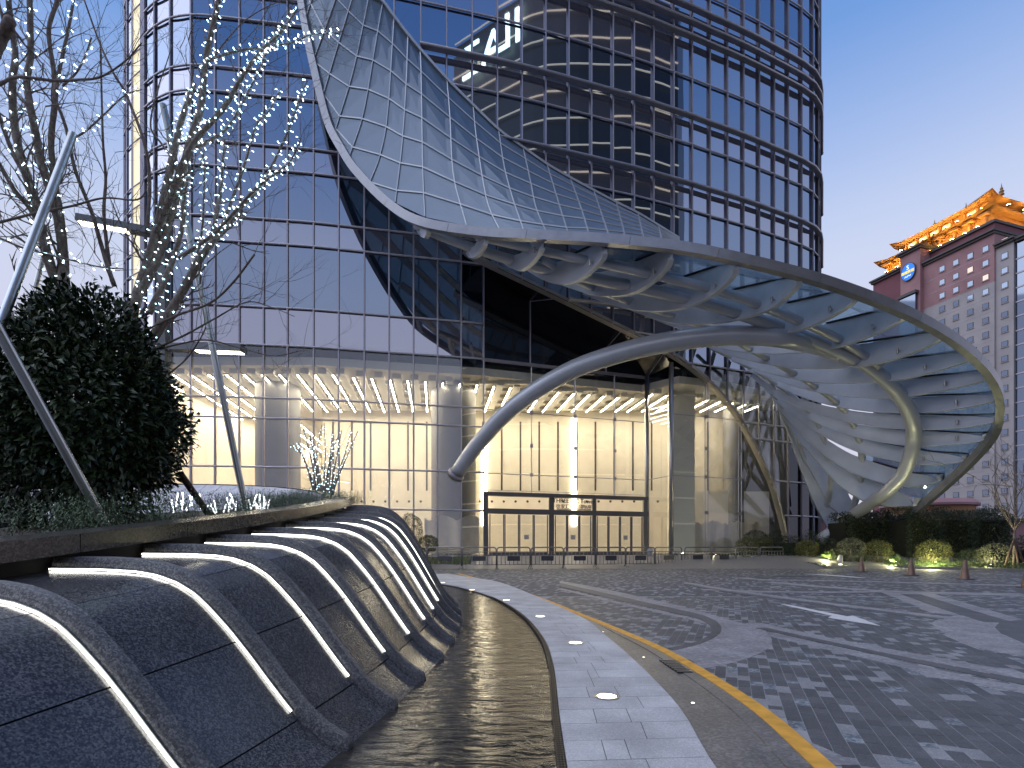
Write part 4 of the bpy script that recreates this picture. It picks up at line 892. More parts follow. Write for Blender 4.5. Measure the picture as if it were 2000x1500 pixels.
# large dense evergreen
sc_, sr = V((-5.15, 6.5, 2.72)), V((1.02, 1.0, 1.50))
bush = thing('osmanthus_shrub', 'large dense dark evergreen shrub growing in the raised planter', 'shrub', (sc_.x, sc_.y, soilz(sc_.x, sc_.y)))
def shrub_r(d):   # egg outline with uneven lobes
    k = 1 + .07 * math.sin(5 * math.atan2(d.y, d.x) + 3 * d.z) + .06 * math.sin(7 * d.z + 2 * d.x)
    if d.z > 0: k *= 1.02 - .02 * d.z
    else: k *= 1 - .05 * (-d.z)
    return k
lf = []
for i in range(30000):
    d = rdir(); rr_ = (1 - .55 * random.random() ** 1.6) * shrub_r(d) * (1 + .028 * random.gauss(0, 1)); p = sc_ + V((d.x * sr.x, d.y * sr.y, d.z * sr.z)) * rr_
    if p.z < 1.35: continue
    if p.z < 2.0 and random.random() < .55: continue
    dr = (d + rdir() * .8 + V((0, 0, -.35 + .5 * random.random()))).normalized(); lf.append((p, dr, (d + rdir() * .5 + V((0, 0, .5))).normalized(), random.uniform(.075, .125)))
lf.sort(key=lambda a: a[0].y - .0 * a[3]); me = None
g = MB(); leaf_add(g, V((0, 0, 0)), V((0, 1, 0)), V((0, 0, 1)), .1, .04); lm = bpy.data.meshes.new('leaf'); lm.from_pydata(g.v, [], g.f); lm.materials.append(M['leaf_dark']); lm.shade_smooth()
front = [a for a in lf if a[0].y < 5.75]; random.shuffle(front); single = set(id(a) for a in front[:290])
g = MB()
for a in lf:
    p, dr, n, L = a
    if id(a) in single:
        s = dr.cross(n).normalized(); nn = s.cross(dr); mt = Matrix((( s.x, dr.x, nn.x, p.x - bush.location.x), (s.y, dr.y, nn.y, p.y - bush.location.y), (s.z, dr.z, nn.z, p.z - bush.location.z), (0, 0, 0, 1))) @ Matrix.Scale(L / .1, 4); inst('leaf', lm, bush, mt)
    else: leaf_add(g, p, dr, n, L, L * .42)
tag(g.build('foliage', M['leaf_dark'], bush, True), kind='stuff')
for k in range(4):
    b0 = V((sc_.x + .1 * k - .1, sc_.y + random.uniform(-.1, .1), soilz(sc_.x, sc_.y) - .1)); g = MB(); e_ = sc_ + V((random.uniform(-.6, .6), random.uniform(-.4, .4), .5)); g.tube([b0, b0.lerp(e_, .4) + V((.05, 0, .1)), e_], [.05, .04, .015], 8); g.build('stem', M['bark'], bush, True)
# low rosemary along the inside of the coping
def rosemary(c, r_, h, n, label, grp):
    t_ = thing('rosemary_bush', label, 'shrub', c, grp); g = MB()
    for i in range(n):
        a = random.random() * 6.28; q = c + V((math.cos(a), math.sin(a), 0)) * (r_ * random.random() ** .5); tip = q + V((random.uniform(-.09, .09), random.uniform(-.09, .09), h * random.uniform(.55, 1)))
        for k in range(9):
            p = q.lerp(tip, (k + 1) / 9); d = rdir(); d.z = abs(d.z) * .7 + .3; wd = d.cross(V((0, 0, 1))).normalized() * .0045; e_ = p + d * .03; g.add([p - wd, p + wd, e_], [(0, 1, 2)])
    g.build('sprigs', M['leaf_rose'], t_)
ros = 0
for k in range(22):
    Y = 2.6 + k * .42; p, i, t_ = toe(Y); q = p + i * (1.9 * sk_(Y) + .62 + .16 * (k % 3)); q.z = soilz(q.x, q.y)
    rosemary(q, .28, .30 + .06 * random.random(), 120, 'grey green rosemary bush spilling along the inside of the granite coping', 'rosemary bushes along the coping')
for k in range(9):
    q = V((-5.4 + .25 * k + random.uniform(-.2, .2), 10.4 + .22 * k * random.random(), 0)); q.z = soilz(q.x, q.y); rosemary(q, .42, .28, 150, 'yellow green upright planting in front of the tiled dish slope', 'planting below the dish slope')
# glowing sticks among the plants
for k in range(34):
    x = random.uniform(325, 525) if k < 28 else random.uniform(500, 525); y = random.uniform(985, 1010); Y = random.uniform(8.3, 9.8); p = P(x, y, Y); t_ = thing('light_stick', 'slim glowing white stick leaning among the planter greenery', 'light stick', p, 'glowing sticks in the planter')
    d = V((random.uniform(-.5, .3), random.uniform(-.3, .3), 1)).normalized(); L = random.uniform(.14, .26); g = MB(); g.tube([p, p + d * L], .011, 6); g.build('glow_tube', M['stick'], t_); g = MB(); g.tube([V((p.x, p.y, soilz(p.x, p.y))), p], .004, 5); g.build('stake', M['stainless'], t_)
# ---------------------------------------------------------------- bare trees wound with fairy lights
bulbs_mesh = MB(); 
for a in range(5):
    d = V((math.cos(a * 1.2566), math.sin(a * 1.2566), .5)).normalized(); s = d.orthogonal().normalized() * .0032; u_ = d.cross(s).normalized() * .0032; bulbs_mesh.add([s, -s, u_, d * .013], [(0, 2, 3), (2, 1, 3), (1, 0, 3)])
bulbs_mesh.tube([V((0, 0, -.028)), V((0, 0, .004))], [.004, .0065], 6)
bm_ = bpy.data.meshes.new('bulb'); bm_.from_pydata(bulbs_mesh.v, [], bulbs_mesh.f); bm_.materials.append(M['bulb'])
def twigs(g, p, d, L, r, depth):
    n = 4; pts = [p]; q = p; dd = d
    for k in range(n):
        dd = (dd + rdir() * .22 + V((0, 0, .06))).normalized(); q = q + dd * (L / n); pts.append(q)
        if depth and random.random() < .75: twigs(g, q, (dd + rdir() * .8).normalized(), L * random.uniform(.4, .65), r * .6, depth - 1)
    g.tube(pts, [r * (1 - .75 * k / n) for k in range(n + 1)], 4, False)
def px_tree(name, label, limbs, lit, Yc, base, rscale=1., ntw=1., spacing=.055, tw=(2.2, .5), bright=1):
    t_ = thing(name, label, 'tree', base); st = thing('fairy_lights', 'string of tiny cold white lights on the ' + label.split(' with')[0].split(' wound')[0].split(' thickly')[0], 'string lights', base)
    tg = MB(); nb = []; wires = MB()
    for li, (pts, r0, r1, dy) in enumerate(limbs):
        n = max(10, len(pts) * 5); q = spline([(x, y) for x, y in pts], n); p3 = []; 
        ph = random.random() * 6
        for k, (x, y) in enumerate(q): p3.append(P(x, y, Yc + dy[0] + (dy[1] - dy[0]) * k / (n - 1) + .04 * math.sin(ph + k * .5)))
        rr_ = [(r0 + (r1 - r0) * (k / (n - 1)) ** .8) * rscale * (1 + .05 * math.sin(k * 2.1 + li)) for k in range(n)]
        g = MB(); g.tube(p3, rr_, 10); g.build('limb', M['bark'], t_, True)
        for k in range(2, n):
            if random.random() < .38 * ntw:
                d = (p3[k] - p3[k - 1]).normalized(); twigs(tg, p3[k], (d + rdir() * .9 + V((0, 0, .25))).normalized(), random.uniform(.35, .9) * tw[1] * 2, rr_[k] * .28 + .0015, int(tw[0]))
        if li in lit:
            s = 0; ang_ = random.random() * 6; wp = []
            tot = sum((b_ - a_).length for a_, b_ in zip(p3, p3[1:])); m_ = int(tot / spacing)
            for j in range(m_):
                f = j / m_ * (n - 1); k = min(int(f), n - 2); c = p3[k].lerp(p3[k + 1], f - k); d = (p3[k + 1] - p3[k]).normalized(); o1 = d.orthogonal().normalized(); o2 = d.cross(o1); ang_ += 1.9 + random.random() * .8
                od = o1 * math.cos(ang_) + o2 * math.sin(ang_); c2 = c + od * (rr_[k] + .012); wp.append(c2); nb.append((c2 + od * .03, (od + rdir() * .7).normalized()))
            if len(wp) > 2: wires.tube(wp, .0042, 4, False)
    if tg.v: tag(tg.build('twigs', M['bark'], t_, True), kind='stuff')
    if wires.v: wires.build('cable', M['wire'], st, True)
    random.shuffle(nb); rest = MB()
    for j, (p, d) in enumerate(nb):
        rot = d.to_track_quat('Z', 'Y').to_matrix().to_4x4(); s_ = random.uniform(.85, 1.3) * bright
        if j < 290 and name != 'small_tree': inst('bulb', bm_, st, Matrix.Translation(p - st.location) @ rot @ Matrix.Scale(s_, 4))
        else:
            mt = Matrix.Translation(p) @ rot @ Matrix.Scale(s_, 4); rest.add([mt @ V(v) for v in bulbs_mesh.v], bulbs_mesh.f)
    if rest.v: tag(rest.build('more_bulbs', M['bulb'], st), kind='stuff')
    return t_, st
def c1(L): return [(a / 2.857, b_ / 2.857) for a, b_ in L]
LB = [
 ([(262, 900), (262, 740), (258, 610)], .10, .085, (0, 0)),
 (c1([(730, 1760), (860, 1350), (960, 900), (1010, 680), (1085, 470)]), .085, .03, (0, .2)),
 (c1([(735, 1720), (900, 1380), (1060, 800), (1120, 600), (1150, 330), (1220, 0), (1250, -160)]), .07, .03, (.1, -.1)),
 (c1([(880, 1300), (1050, 850), (1250, 600), (1350, 430), (1460, 280), (1560, 190), (1660, 50)]), .05, .012, (0, -.4)),
 (c1([(1160, 340), (1300, 290), (1480, 262), (1640, 235), (1745, 190), (1900, 185)]), .022, .005, (-.05, -.5)),
 (c1([(1090, 830), (1250, 730), (1340, 600), (1430, 420), (1490, 290)]), .025, .01, (0, .4)),
 (c1([(1190, 1300), (1225, 1100), (1240, 950), (1252, 780)]), .038, .014, (-.1, .2)),
 (c1([(1230, 1290), (1300, 1100), (1370, 900), (1430, 700), (1500, 620), (1570, 490)]), .026, .008, (-.2, -.4)),
 (c1([(1300, 1200), (1420, 1080), (1520, 920), (1620, 700), (1660, 580), (1715, 450)]), .024, .007, (-.3, -.7)),
 (c1([(1000, 1440), (1200, 1300), (1400, 1080), (1520, 980), (1620, 900), (1680, 770)]), .030, .008, (-.3, -.8)),
 (c1([(850, 1890), (1000, 1660), (1120, 1440), (1250, 1280), (1350, 1170)]), .075, .03, (-.2, -.3)),
 (c1([(830, 1750), (930, 1540), (1010, 1300), (1030, 1100), (1060, 930)]), .05, .02, (-.1, .1)),
 (c1([(1100, 1440), (1130, 1260), (1140, 1000), (1135, 850)]), .022, .01, (.1, .3)),
 ([(290, 642), (345, 616), (410, 592), (455, 552), (497, 497)], .018, .014, (-.3, -.7)),
 ([(300, 682), (360, 655), (420, 622), (482, 590), (530, 600), (575, 618)], .018, .004, (-.3, -.9)),
 ([(312, 682), (350, 672), (405, 664), (470, 680), (535, 695), (588, 685), (592, 690)], .014, .004, (-.4, -.9)),
 ([(328, 732), (365, 700), (392, 660), (402, 640)], .012, .008, (-.4, -.6)),
 (c1([(1180, 330), (1330, 150), (1450, 60), (1620, -20)]), .012, .004, (0, -.3)),
 (c1([(820, 1300), (835, 1000), (800, 780), (700, 520), (640, 420), (560, 250), (470, 0)]), .03, .012, (.2, .4)),
 (c1([(960, 880), (900, 800), (840, 700), (880, 500), (930, 350), (960, 250)]), .02, .005, (.2, .5)),
]
px_tree('plaza_tree', 'bare tree beside the round planter with lights on its spreading limbs', LB, (1, 2, 3, 4, 5, 6, 7, 8, 9, 10, 11, 12), 7.6, V((-5.28, 7.6, 1.5)), ntw=.75, spacing=.040, rscale=.92, bright=.85)
LA = [
 ([(128, 900), (125, 700), (122, 560)], .10, .085, (0, 0)),
 (c1([(350, 1640), (280, 1480), (220, 1250), (170, 1050), (110, 850), (75, 650), (70, 450), (85, 300), (50, 30), (40, -200)]), .075, .03, (0, -.3)),
 (c1([(360, 1640), (340, 1300), (280, 1060), (230, 900), (190, 700), (150, 470), (170, 300), (165, 0), (160, -200)]), .075, .03, (0, .2)),
 (c1([(370, 1600), (340, 1230), (310, 1050), (285, 800), (308, 550), (300, 400), (272, 170), (320, 0), (340, -150)]), .055, .022, (.1, .4)),
 (c1([(308, 520), (340, 350), (380, 170), (410, 0), (430, -150)]), .028, .015, (.3, .6)),
 (c1([(240, 1180), (150, 1000), (70, 850), (0, 660), (-60, 500)]), .035, .02, (-.1, -.6)),
 (c1([(260, 1420), (190, 1200), (80, 1060), (0, 920), (-80, 800)]), .04, .02, (-.2, -.8)),
 (c1([(-60, 500), (0, 470), (100, 430), (300, 450), (430, 445), (560, 430), (700, 340), (790, 240)]), .026, .008, (-.6, -.9)),
 (c1([(-60, 1250), (0, 1240), (200, 1190), (400, 1150), (580, 1105), (760, 1115), (820, 1060)]), .02, .008, (-.8, -1.1)),
 (c1([(-60, 1310), (0, 1330), (150, 1390), (350, 1440), (560, 1490), (690, 1500)]), .018, .006, (-.8, -.7)),
 (c1([(310, 560), (370, 720), (420, 950), (510, 1180), (560, 1350), (605, 1500), (640, 1600)][::-1]), .035, .02, (.3, .3)),
 (c1([(380, 790), (480, 730), (590, 630), (700, 530), (790, 500)]), .016, .006, (.2, 0)),
 (c1([(350, 480), (430, 400), (480, 300), (510, 210)]), .016, .010, (.2, .1)),
 (c1([(610, 1480), (580, 1200), (590, 1000), (575, 800), (568, 560), (560, 230)]), .03, .012, (.6, .9)),
 ([(20, 40), (5, 70), (-20, 120)], .05, .06, (-2, -2)),
]
px_tree('plaza_tree', 'bare tree wound with lights rising behind the big evergreen shrub', LA, (1, 2, 5, 6, 9, 11, 12, 4), 7.4, V((-6.1, 7.4, 1.5)), ntw=.8, spacing=.085, bright=1.0, rscale=.95)
# small lit tree beyond the planter
LS = []
for k in range(13):
    a = -1 + 2 * k / 12; LS.append(([(632 + a * 12, 1000), (632 + a * 22, 950), (632 + a * 44 + random.uniform(-6, 6), 890), (632 + a * 62 + random.uniform(-8, 8), 830 + abs(a) * 25 + random.uniform(-20, 20))], .045, .012, (a * .3, random.uniform(-1, 1))))
px_tree('small_tree', 'small bare tree behind the dish rim thickly wound with cold white lights', LS, range(13), 19.5, V((-6.75, 19.5, 0)), ntw=.25, spacing=.11, tw=(1, .6), bright=1.1)
g = MB(); g.tube([V((-6.75, 19.5, 0)), P(632, 998, 19.5)], [.09, .07], 8); g.build('trunk', M['bark'], [o for o in sc.objects if o.name.startswith('small_tree')][0], True)
# steel props of the trees
def prop(a, b_, r_, mt, label, nm='tree_prop'):
    g = MB(); a, b_ = P(*a), P(*b_); d = (b_ - a).normalized(); t_ = thing(nm, label, 'prop', a); g.tube([a, b_], r_, 14); g.build('pole', mt, t_, 'auto'); g = MB(); g.tube([a - d * .02, a + d * .05], r_ * 1.12, 14); g.build('sleeve', mt, t_, 'auto')
prop((212, 1036, 5.2), (-30, 595, 4.3), .041, M['galv'], 'galvanised steel tree prop slanting across the front of the evergreen shrub')
prop((-20, 690, 5.6), (142, 262, 6.7), .045, M['galv'], 'galvanised steel prop holding the limbs above the evergreen shrub')
prop((482, 1003, 8.6), (318, 205, 8.2), .052, M['galv'], 'long thin galvanised prop rising from the planter past the lit limbs')
prop((410, 1008, 7.9), (352, 925, 7.2), .045, M['rust'], 'short brown prop slanting out from under the evergreen shrub')
prop((70, 560, 7.6), (92, 470, 7.6), .03, M['galv'], 'thin steel prop end showing above the crown of the evergreen')
# twin-head lamp post behind the trees
lp = thing('lamp_post', 'tall dark lamp post with two flat glowing heads on side arms', 'street lamp', V(((319 - 1000) / F * 17, 17, 0)))
b0 = V(((319 - 1000) / F * 17, 17, 0)); g = MB(); g.box(b0 + V((0, 0, 5.8)), (.13, .13, 5.8)); g.build('post', M['post'], lp)
for (xa, ya), (xb, yb), yy in (((318, 458), (153, 428), 17), ((322, 678), (476, 683), 17)):
    a_, b_ = P(xa, ya, 17), P(xb, yb, 16.6); g = MB(); g.bar(a_, b_, .34, .20); hd_ = g.build('lamp_head', M['post'], lp); d = (b_ - a_); g = MB(); g.bar(a_ + d * .42 + V((0, 0, -.11)), a_ + d * .98 + V((0, 0, -.11)), .22, .02); g.build('led_panel', M['lamp'], hd_)
# ================================================================ BARRIERS, CONES, GARDEN
def make_barrier():
    t_ = thing('crowd_barrier', 'low stainless crowd barrier', 'barrier', (0, 0, 0), 'crowd barriers across the forecourt'); W, H0, H1, c = 1.0, .20, 1.22, .16
    pts = [V((-W, 0, H0)), V((-W, 0, H1 - c))] + [V((-W + c - c * math.cos(a), 0, H1 - c + c * math.sin(a))) for a in np.linspace(.2, 1.57, 6)] + [V((W - c + c * math.sin(a), 0, H1 - c + c * math.cos(a))) for a in np.linspace(0, 1.4, 6)] + [V((W, 0, H1 - c)), V((W, 0, H0))]
    g = MB(); g.tube(pts, .038, 10); g.build('frame', M['barrier'], t_, True, True)
    for z in (H0 + .06, H1 - .25): g = MB(); g.tube([V((-W, 0, z)), V((W, 0, z))], .022, 8); g.build('rail', M['barrier'], t_, True, True)
    for k in range(7):
        x = -W + 2 * W * (k + 1) / 8; g = MB(); g.tube([V((x, 0, H0 + .06)), V((x, 0, H1 - .25))], .02, 6); g.build('bar', M['barrier'], t_, True, True)
    g = MB(); g.box((0, -.02, .60), (.38, .012, .13)); g.build('name_plate', M['plate'], t_, local=True)
    for s in (-1, 1):
        g = MB(); x = s * (W - .02)
        for e_ in (-1, 1): g.tube([V((x, 0, H0 + .02)), V((x, e_ * .13, .15)), V((x, e_ * .24, .10)), V((x, e_ * .30, .02))], .022, 8)
        g.build('foot', M['barrier'], t_, True, True)
    return t_
BP = [(800, 833, 1109.5, 1111), (834, 902, 1111, 1112), (902, 970, 1112, 1112), (970, 1036, 1112, 1111.5), (1037, 1101, 1111.3, 1111), (1101, 1163, 1111, 1110.5), (1164, 1222, 1110.5, 1110), (1222, 1279, 1110, 1109), (1279, 1332, 1109, 1107.5), (1337, 1389, 1107.3, 1107), (1390, 1438, 1107.4, 1107), (1436, 1481, 1106.6, 1106), (1484, 1530, 1106, 1105.3)]
BL = ['partly hidden behind the stone ribs', 'in front of the round clipped shrub', 'in front of the round grey column', 'before the first pair of glazed doors', 'before the second pair of glazed doors', 'in front of the lettered middle doors', 'right of the lettered middle doors', 'before the third group of doors', 'with a scrap of paper caught on it, before the corner post', 'standing a little apart before the curved lobby glass', 'before the sheeted curved lobby glass', 'overlapping its neighbour before the clipped balls', 'at the lawn end of the row']
b0 = make_barrier()
for k, (xa, xb, ya, yb) in enumerate(BP):
    o = b0 if k == 0 else copy_tree(b0); a_, b_ = G(xa, ya), G(xb, yb); o.location = (a_ + b_) / 2; o.rotation_euler = (0, 0, math.atan2(b_.y - a_.y, b_.x - a_.x)); L = (b_ - a_).length; o.scale = (L / 2.04, 1, 1); o['label'] = 'low stainless crowd barrier ' + BL[k]
pc = G(1268, 1109); g = MB(); pb = pc + V((.05, -.05, 1.0)); g.add([pb + V(v) for v in ((-.17, 0, -.28), (.12, .02, -.3), (.18, 0, .1), (.05, .03, .26), (-.2, .02, .05), (0, -.06, -.02))], [(0, 1, 5), (1, 2, 5), (2, 3, 5), (3, 4, 5), (4, 0, 5)]); tag(g.build('paper_sheet', M['notice']), 'crumpled white sheet of paper hooked over a crowd barrier', 'paper')
def cone(c, label):
    t_ = thing('traffic_cone', label, 'cone', c, 'bronze cones on the forecourt'); h = .74
    g = MB(); g.lathe([(.175, .03), (.16, .06), (.055, h - .03), (.045, h), (.001, h + .004)], c, 28); g.build('body', M['bronze'], t_, 'auto')
    g = MB(); q = [c + V((x * .23 * (1 if abs(y) < 1 else .86), y * .23 * (1 if abs(x) < 1 else .86), .004)) for x, y in ((-1, -.85), (-.85, -1), (.85, -1), (1, -.85), (1, .85), (.85, 1), (-.85, 1), (-1, .85))]; g.prism(q, (0, 0, .03)); g.build('base', M['bronze'], t_)
    g = MB(); g.lathe([(.115, .34), (.119, .34), (.105, .43), (.101, .43)], c, 24); g.build('sleeve', M['bronze'], t_, 'auto')
cone(G(1885, 1132), 'bronze cone on the paving near the pale topiary ball'); cone(G(1780, 1124), 'bronze cone standing between its two neighbours'); cone(G(1683, 1117), 'bronze cone in front of the white garden lamp'); cone(G(2008, 1149), 'bronze cone with only its base corner in view')
def ball(px, py, r_px, Y, mat, label, name='clipped_ball', sq=.86, n=2600, leaf=.07, low=True):
    c = P(px, py, Y); r_ = r_px / F * Y; base = V((c.x, c.y, max(.1, c.z - r_ * sq - .1))); t_ = thing(name, label, 'shrub', base, 'clipped shrubs'); g = MB()
    for i in range(n):
        d = rdir(); k = 1 - .25 * random.random() ** 2 + .05 * math.sin(4 * d.x + 9 * d.z) + .04 * math.sin(11 * d.y + 5 * d.x); p = c + V((d.x, d.y, d.z * sq)) * (r_ * k); leaf_add(g, p, (d + rdir() * .9).normalized(), (d + rdir() * .4).normalized(), leaf * random.uniform(.7, 1.3), leaf * .5)
    g.build('crown', mat, t_, True); g = MB(); g.tube([base, c], [.06, .03], 6); g.build('trunk', M['bark'], t_)
ball(1459, 1068, 21, 35.6, M['leaf_ball'], 'small clipped ball behind the overlapping barriers'); ball(1492, 1064, 17, 37, M['leaf_ball'], 'smaller clipped ball above the last barriers')
ball(1576, 1073, 21, 35, M['leaf_ball'], 'golden green clipped ball beside a dark low bush'); ball(1612, 1072, 25, 35.8, M['leaf_hedge'], 'dark low clipped bush between the balls')
ball(1662, 1073, 25, 33.2, M['leaf_pale'], 'pale variegated clipped ball behind the white garden lamp'); ball(1713, 1077, 25, 33, M['leaf_ball'], 'round golden green ball right of the pale one'); ball(1745, 1068, 30, 36, M['leaf_hedge'], 'dark rounded bush against the tall hedge')
ball(1823, 1080, 29, 31.5, M['leaf_ball'], 'clipped ball strongly lit from below by a floodlight'); ball(1892, 1093, 22, 31.5, M['leaf_hedge'], 'dark unlit low ball between two lit ones'); ball(1944, 1087, 29, 30.5, M['leaf_pale'], 'pale twiggy ball lit at its foot beside the propped sapling'); ball(1637, 1084, 16, 33.5, M['leaf_hedge'], 'little dark bush behind the white garden lamp')
ball(1528, 1080, 22, 36.2, M['leaf_hedge'], 'dark bush behind the end barrier'); ball(1475, 1055, 22, 39, M['leaf_hedge'], 'reddish dark bush at the foot of the arch')
ball(801, 1036, 24, 33.0, M['leaf_hedge'], 'tall egg shaped clipped shrub before the lobby glass', 'clipped_egg', 1.35, 3200); ball(836, 1062, 19, 32.6, M['leaf_ball'], 'small clipped ball beside the egg shaped shrub')
def hedge(x0, x1, yt, yb, Y, dpt, mat, label, n, leaf=.10):
    a_, b_ = P(x0, yb, Y), P(x1, yb, Y); zt = P(x0, yt, Y).z; base = V(((a_.x + b_.x) / 2, Y + dpt / 2, .2)); t_ = thing('hedge', label, 'hedge', base); g = MB()
    for i in range(n):
        x = random.uniform(a_.x, b_.x); f = random.random(); bump = .22 * math.sin(x * 2.1) + .15 * math.sin(x * 5.3 + 1) + .1 * math.sin(x * 11)
        if f < .62: p = V((x, Y + .25 * math.sin(x * 3) + .35 * random.random(), random.uniform(.2, zt + bump)))
        else: p = V((x, Y + dpt * random.random(), zt + bump - .5 * random.random() ** 2 + .15 * random.random()))
        leaf_add(g, p, (rdir() + V((0, -.4, .3))).normalized(), (rdir() * .6 + V((0, -.6, .6))).normalized(), leaf * random.uniform(.7, 1.4), leaf * .5)
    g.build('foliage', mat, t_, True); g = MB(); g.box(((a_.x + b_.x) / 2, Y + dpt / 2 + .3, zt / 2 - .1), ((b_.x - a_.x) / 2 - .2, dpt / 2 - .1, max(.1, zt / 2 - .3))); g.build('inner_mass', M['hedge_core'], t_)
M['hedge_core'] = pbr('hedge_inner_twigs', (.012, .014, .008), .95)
hedge(1652, 1782, 1008, 1100, 36.2, 2.2, M['leaf_hedge'], 'tall dark hedge standing before the foot of the canopy', 9000, .13); hedge(1770, 1990, 1003, 1100, 34.2, 2.2, M['leaf_hedge'], 'longer tall dark hedge behind the lit topiary balls', 12000, .13)
hedge(1495, 1665, 1049, 1095, 38.4, 1.2, M['leaf_hedge'], 'low clipped hedge in front of the curtain wall', 5000, .10); hedge(1985, 2120, 1060, 1110, 32, 1.5, M['leaf_hedge'], 'lower hedge running on beyond the propped sapling', 3000, .12)
# garden lamps
def gardenlamp(x, y, Y, label, en, col=(1, .93, .5), white=False):
    p = P(x, y, Y); t_ = thing('garden_light', label, 'garden light', p, 'garden lights in the shrub bed')
    g = MB()
    if white: g.lathe([(.09, -.25), (.13, -.2), (.13, .2), (.09, .26), (.001, .27)], p, 16); g.build('lamp_body', M['stainless'], t_, 'auto'); g = MB(); g.lathe([(.001, -.02), (.1, -.02), (.1, .0), (.001, .0)], p + V((0, -.02, -.27)), 12); g.build('lens', M['up'], t_)
    else: g.tube([p, p + V((0, .02, .12))], .05, 10); g.build('lamp_body', M['post'], t_, True); g = MB(); g.lathe([(.001, .0), (.045, .0), (.045, .012), (.001, .016)], p + V((0, .02, .125)), 10); g.build('lens', M['up'], t_)
    l = bpy.data.lights.new('lamp', 'POINT'); l.energy = en; l.color = col; l.shadow_soft_size = .06; o = bpy.data.objects.new('lamp', l); sc.collection.objects.link(o); o.parent = t_; o.location = (0, .3 if not white else .1, .2 if not white else -.1)
gardenlamp(1641, 1093, 31.9, 'white cylindrical garden lamp standing on the lawn', 84, (1, .95, .6), True); gardenlamp(1750, 1101, 31.5, 'low spotlight lighting a tuft of strappy leaves', 72); gardenlamp(1828, 1102, 30.3, 'low floodlight under the bright clipped ball', 235); gardenlamp(1936, 1107, 29.4, 'low spotlight at the foot of the pale twiggy ball', 151); gardenlamp(1620, 1095, 33, 'low spotlight among bright ferny leaves', 84)
gardenlamp(1398, 1087, 35.4, 'small light in the grass behind the barriers', 26)
def tuft(x, y, Y, label):
    p = P(x, y, Y); t_ = thing('leafy_tuft', label, 'plant', p, 'tufts in the shrub bed'); g = MB()
    for i in range(60):
        d = rdir(); d.z = abs(d.z) + .35; leaf_add(g, p + rdir() * .08, d.normalized(), V((0, -1, .3)), random.uniform(.25, .6), .05)
    g.build('leaves', M['grass'], t_, True)
tuft(1750, 1098, 31.8, 'tuft of strappy leaves lit by a spotlight'); tuft(1617, 1091, 33.6, 'ferny bright tuft left of the white lamp'); tuft(1680, 1097, 32, 'grassy tuft right of the white lamp'); tuft(1962, 1103, 30.3, 'low leaves beside the sapling props')
# propped sapling on the right
sp0 = P(1980, 1106, 29.6); t_ = thing('sapling', 'bare young tree held by three brown props beside the hedge', 'tree', sp0); g = MB(); tp = P(1982, 1035, 29.6); g.tube([sp0, tp], [.07, .055], 8); g.build('trunk', M['bark'], t_, True)
tg = MB()
for i in range(11): twigs(tg, tp, V((random.uniform(-.75, .6), random.uniform(-.5, .5), 1)).normalized(), random.uniform(2.2, 3.9), .035, 2)
tag(tg.build('twigs', M['bark'], t_, True), kind='stuff')
for x in (1962, 1990, 2003): prop((x, 1108, 29.4), (1981, 1052, 29.6), .05, M['rust'], {1962: 'brown wooden prop leaning on the sapling from the pale ball side', 1990: 'brown wooden prop standing close against the sapling', 2003: 'brown wooden prop on the far side of the sapling'}[x])
# ================================================================ HOTEL
hot = thing('hotel_tower', 'tall pink and beige hotel block topped by a lit pagoda roof', 'building', (95, 130, 0))
HD = V((.313, -.95, 0)).normalized(); HN = V((-HD.y * -1, 0, 0)); hn = V((-.95, -.313, 0)).normalized()       # run of the facade towards us, outward normal
h0 = P(1840.4, 524.8, 135); h0 = V((h0.x, h0.y, 0))
def HP(s, z, o=0.): return h0 + HD * s + hn * o + V((0, 0, z))
M['pink'] = pbr('pink_render', (.36, .20, .205), .8, 0, .18, .25); M['beige'] = pbr('beige_render', (.40, .365, .365), .8, 0, .12, .25); M['maroon'] = pbr('maroon_render', (.20, .075, .09), .8, 0, .12, .3); M['tilegrey'] = pbr('roof_tile_grey', (.10, .09, .085), .7)
M['hglass'] = coated('hotel_window', (.02, .03, .05), (.65, .78, 1), .30, .03); M['wood'] = pbr('gilded_timber', (.55, .30, .10), .6, 0, .15, .6); M['rooft'] = pbr('pagoda_tile', (.34, .19, .08), .6, 0, .2, 1)
def hbox(s0, s1, z0, z1, o0, o1, mat, name, par=hot):
    q = [HP(s0, z0, o0), HP(s1, z0, o0), HP(s1, z0, o1), HP(s0, z0, o1)]; g = MB(); g.prism(q, (0, 0, z1 - z0)); return g.build(name, mat, par)
hbox(-4.5, 11.2, 0, 62, -22, 0, M['beige'], 'lower_wall'); hbox(-4.5, 11.2, 62, 73, -22, 0, M['pink'], 'upper_wall'); hbox(-9.6, -4.5, 0, 77.6, -22, 1.2, M['pink'], 'sign_bay'); hbox(-19.1, -9.6, 0, 75.2, -22, -1.2, M['maroon'], 'side_bay'); hbox(11.2, 14.7, 0, 69.4, -22, -.4, M['beige'], 'corner_bay'); hbox(14.7, 46, 0, 69, -22, -1.0, M['hglass'], 'glass_bay')
for k in range(21): hbox(14.7, 46, 3.2 * k + 1.2, 3.2 * k + 1.5, -1.05, -.85, M['mullion'], 'glass_bay_band')
for s0, s1, z, o in ((-4.5, 11.4, 73, .5), (-9.9, -4.1, 77.6, 1.8), (-19.4, -9.9, 75.2, -.6), (11.4, 14.9, 69.4, .2), (14.9, 46, 69, -.4)):
    hbox(s0, s1, z, z + .5, -22, o, M['tilegrey'], 'cornice'); hbox(s0 - .2, s1 + .2, z + .5, z + .9, -22, o + .45, M['tilegrey'], 'cornice')
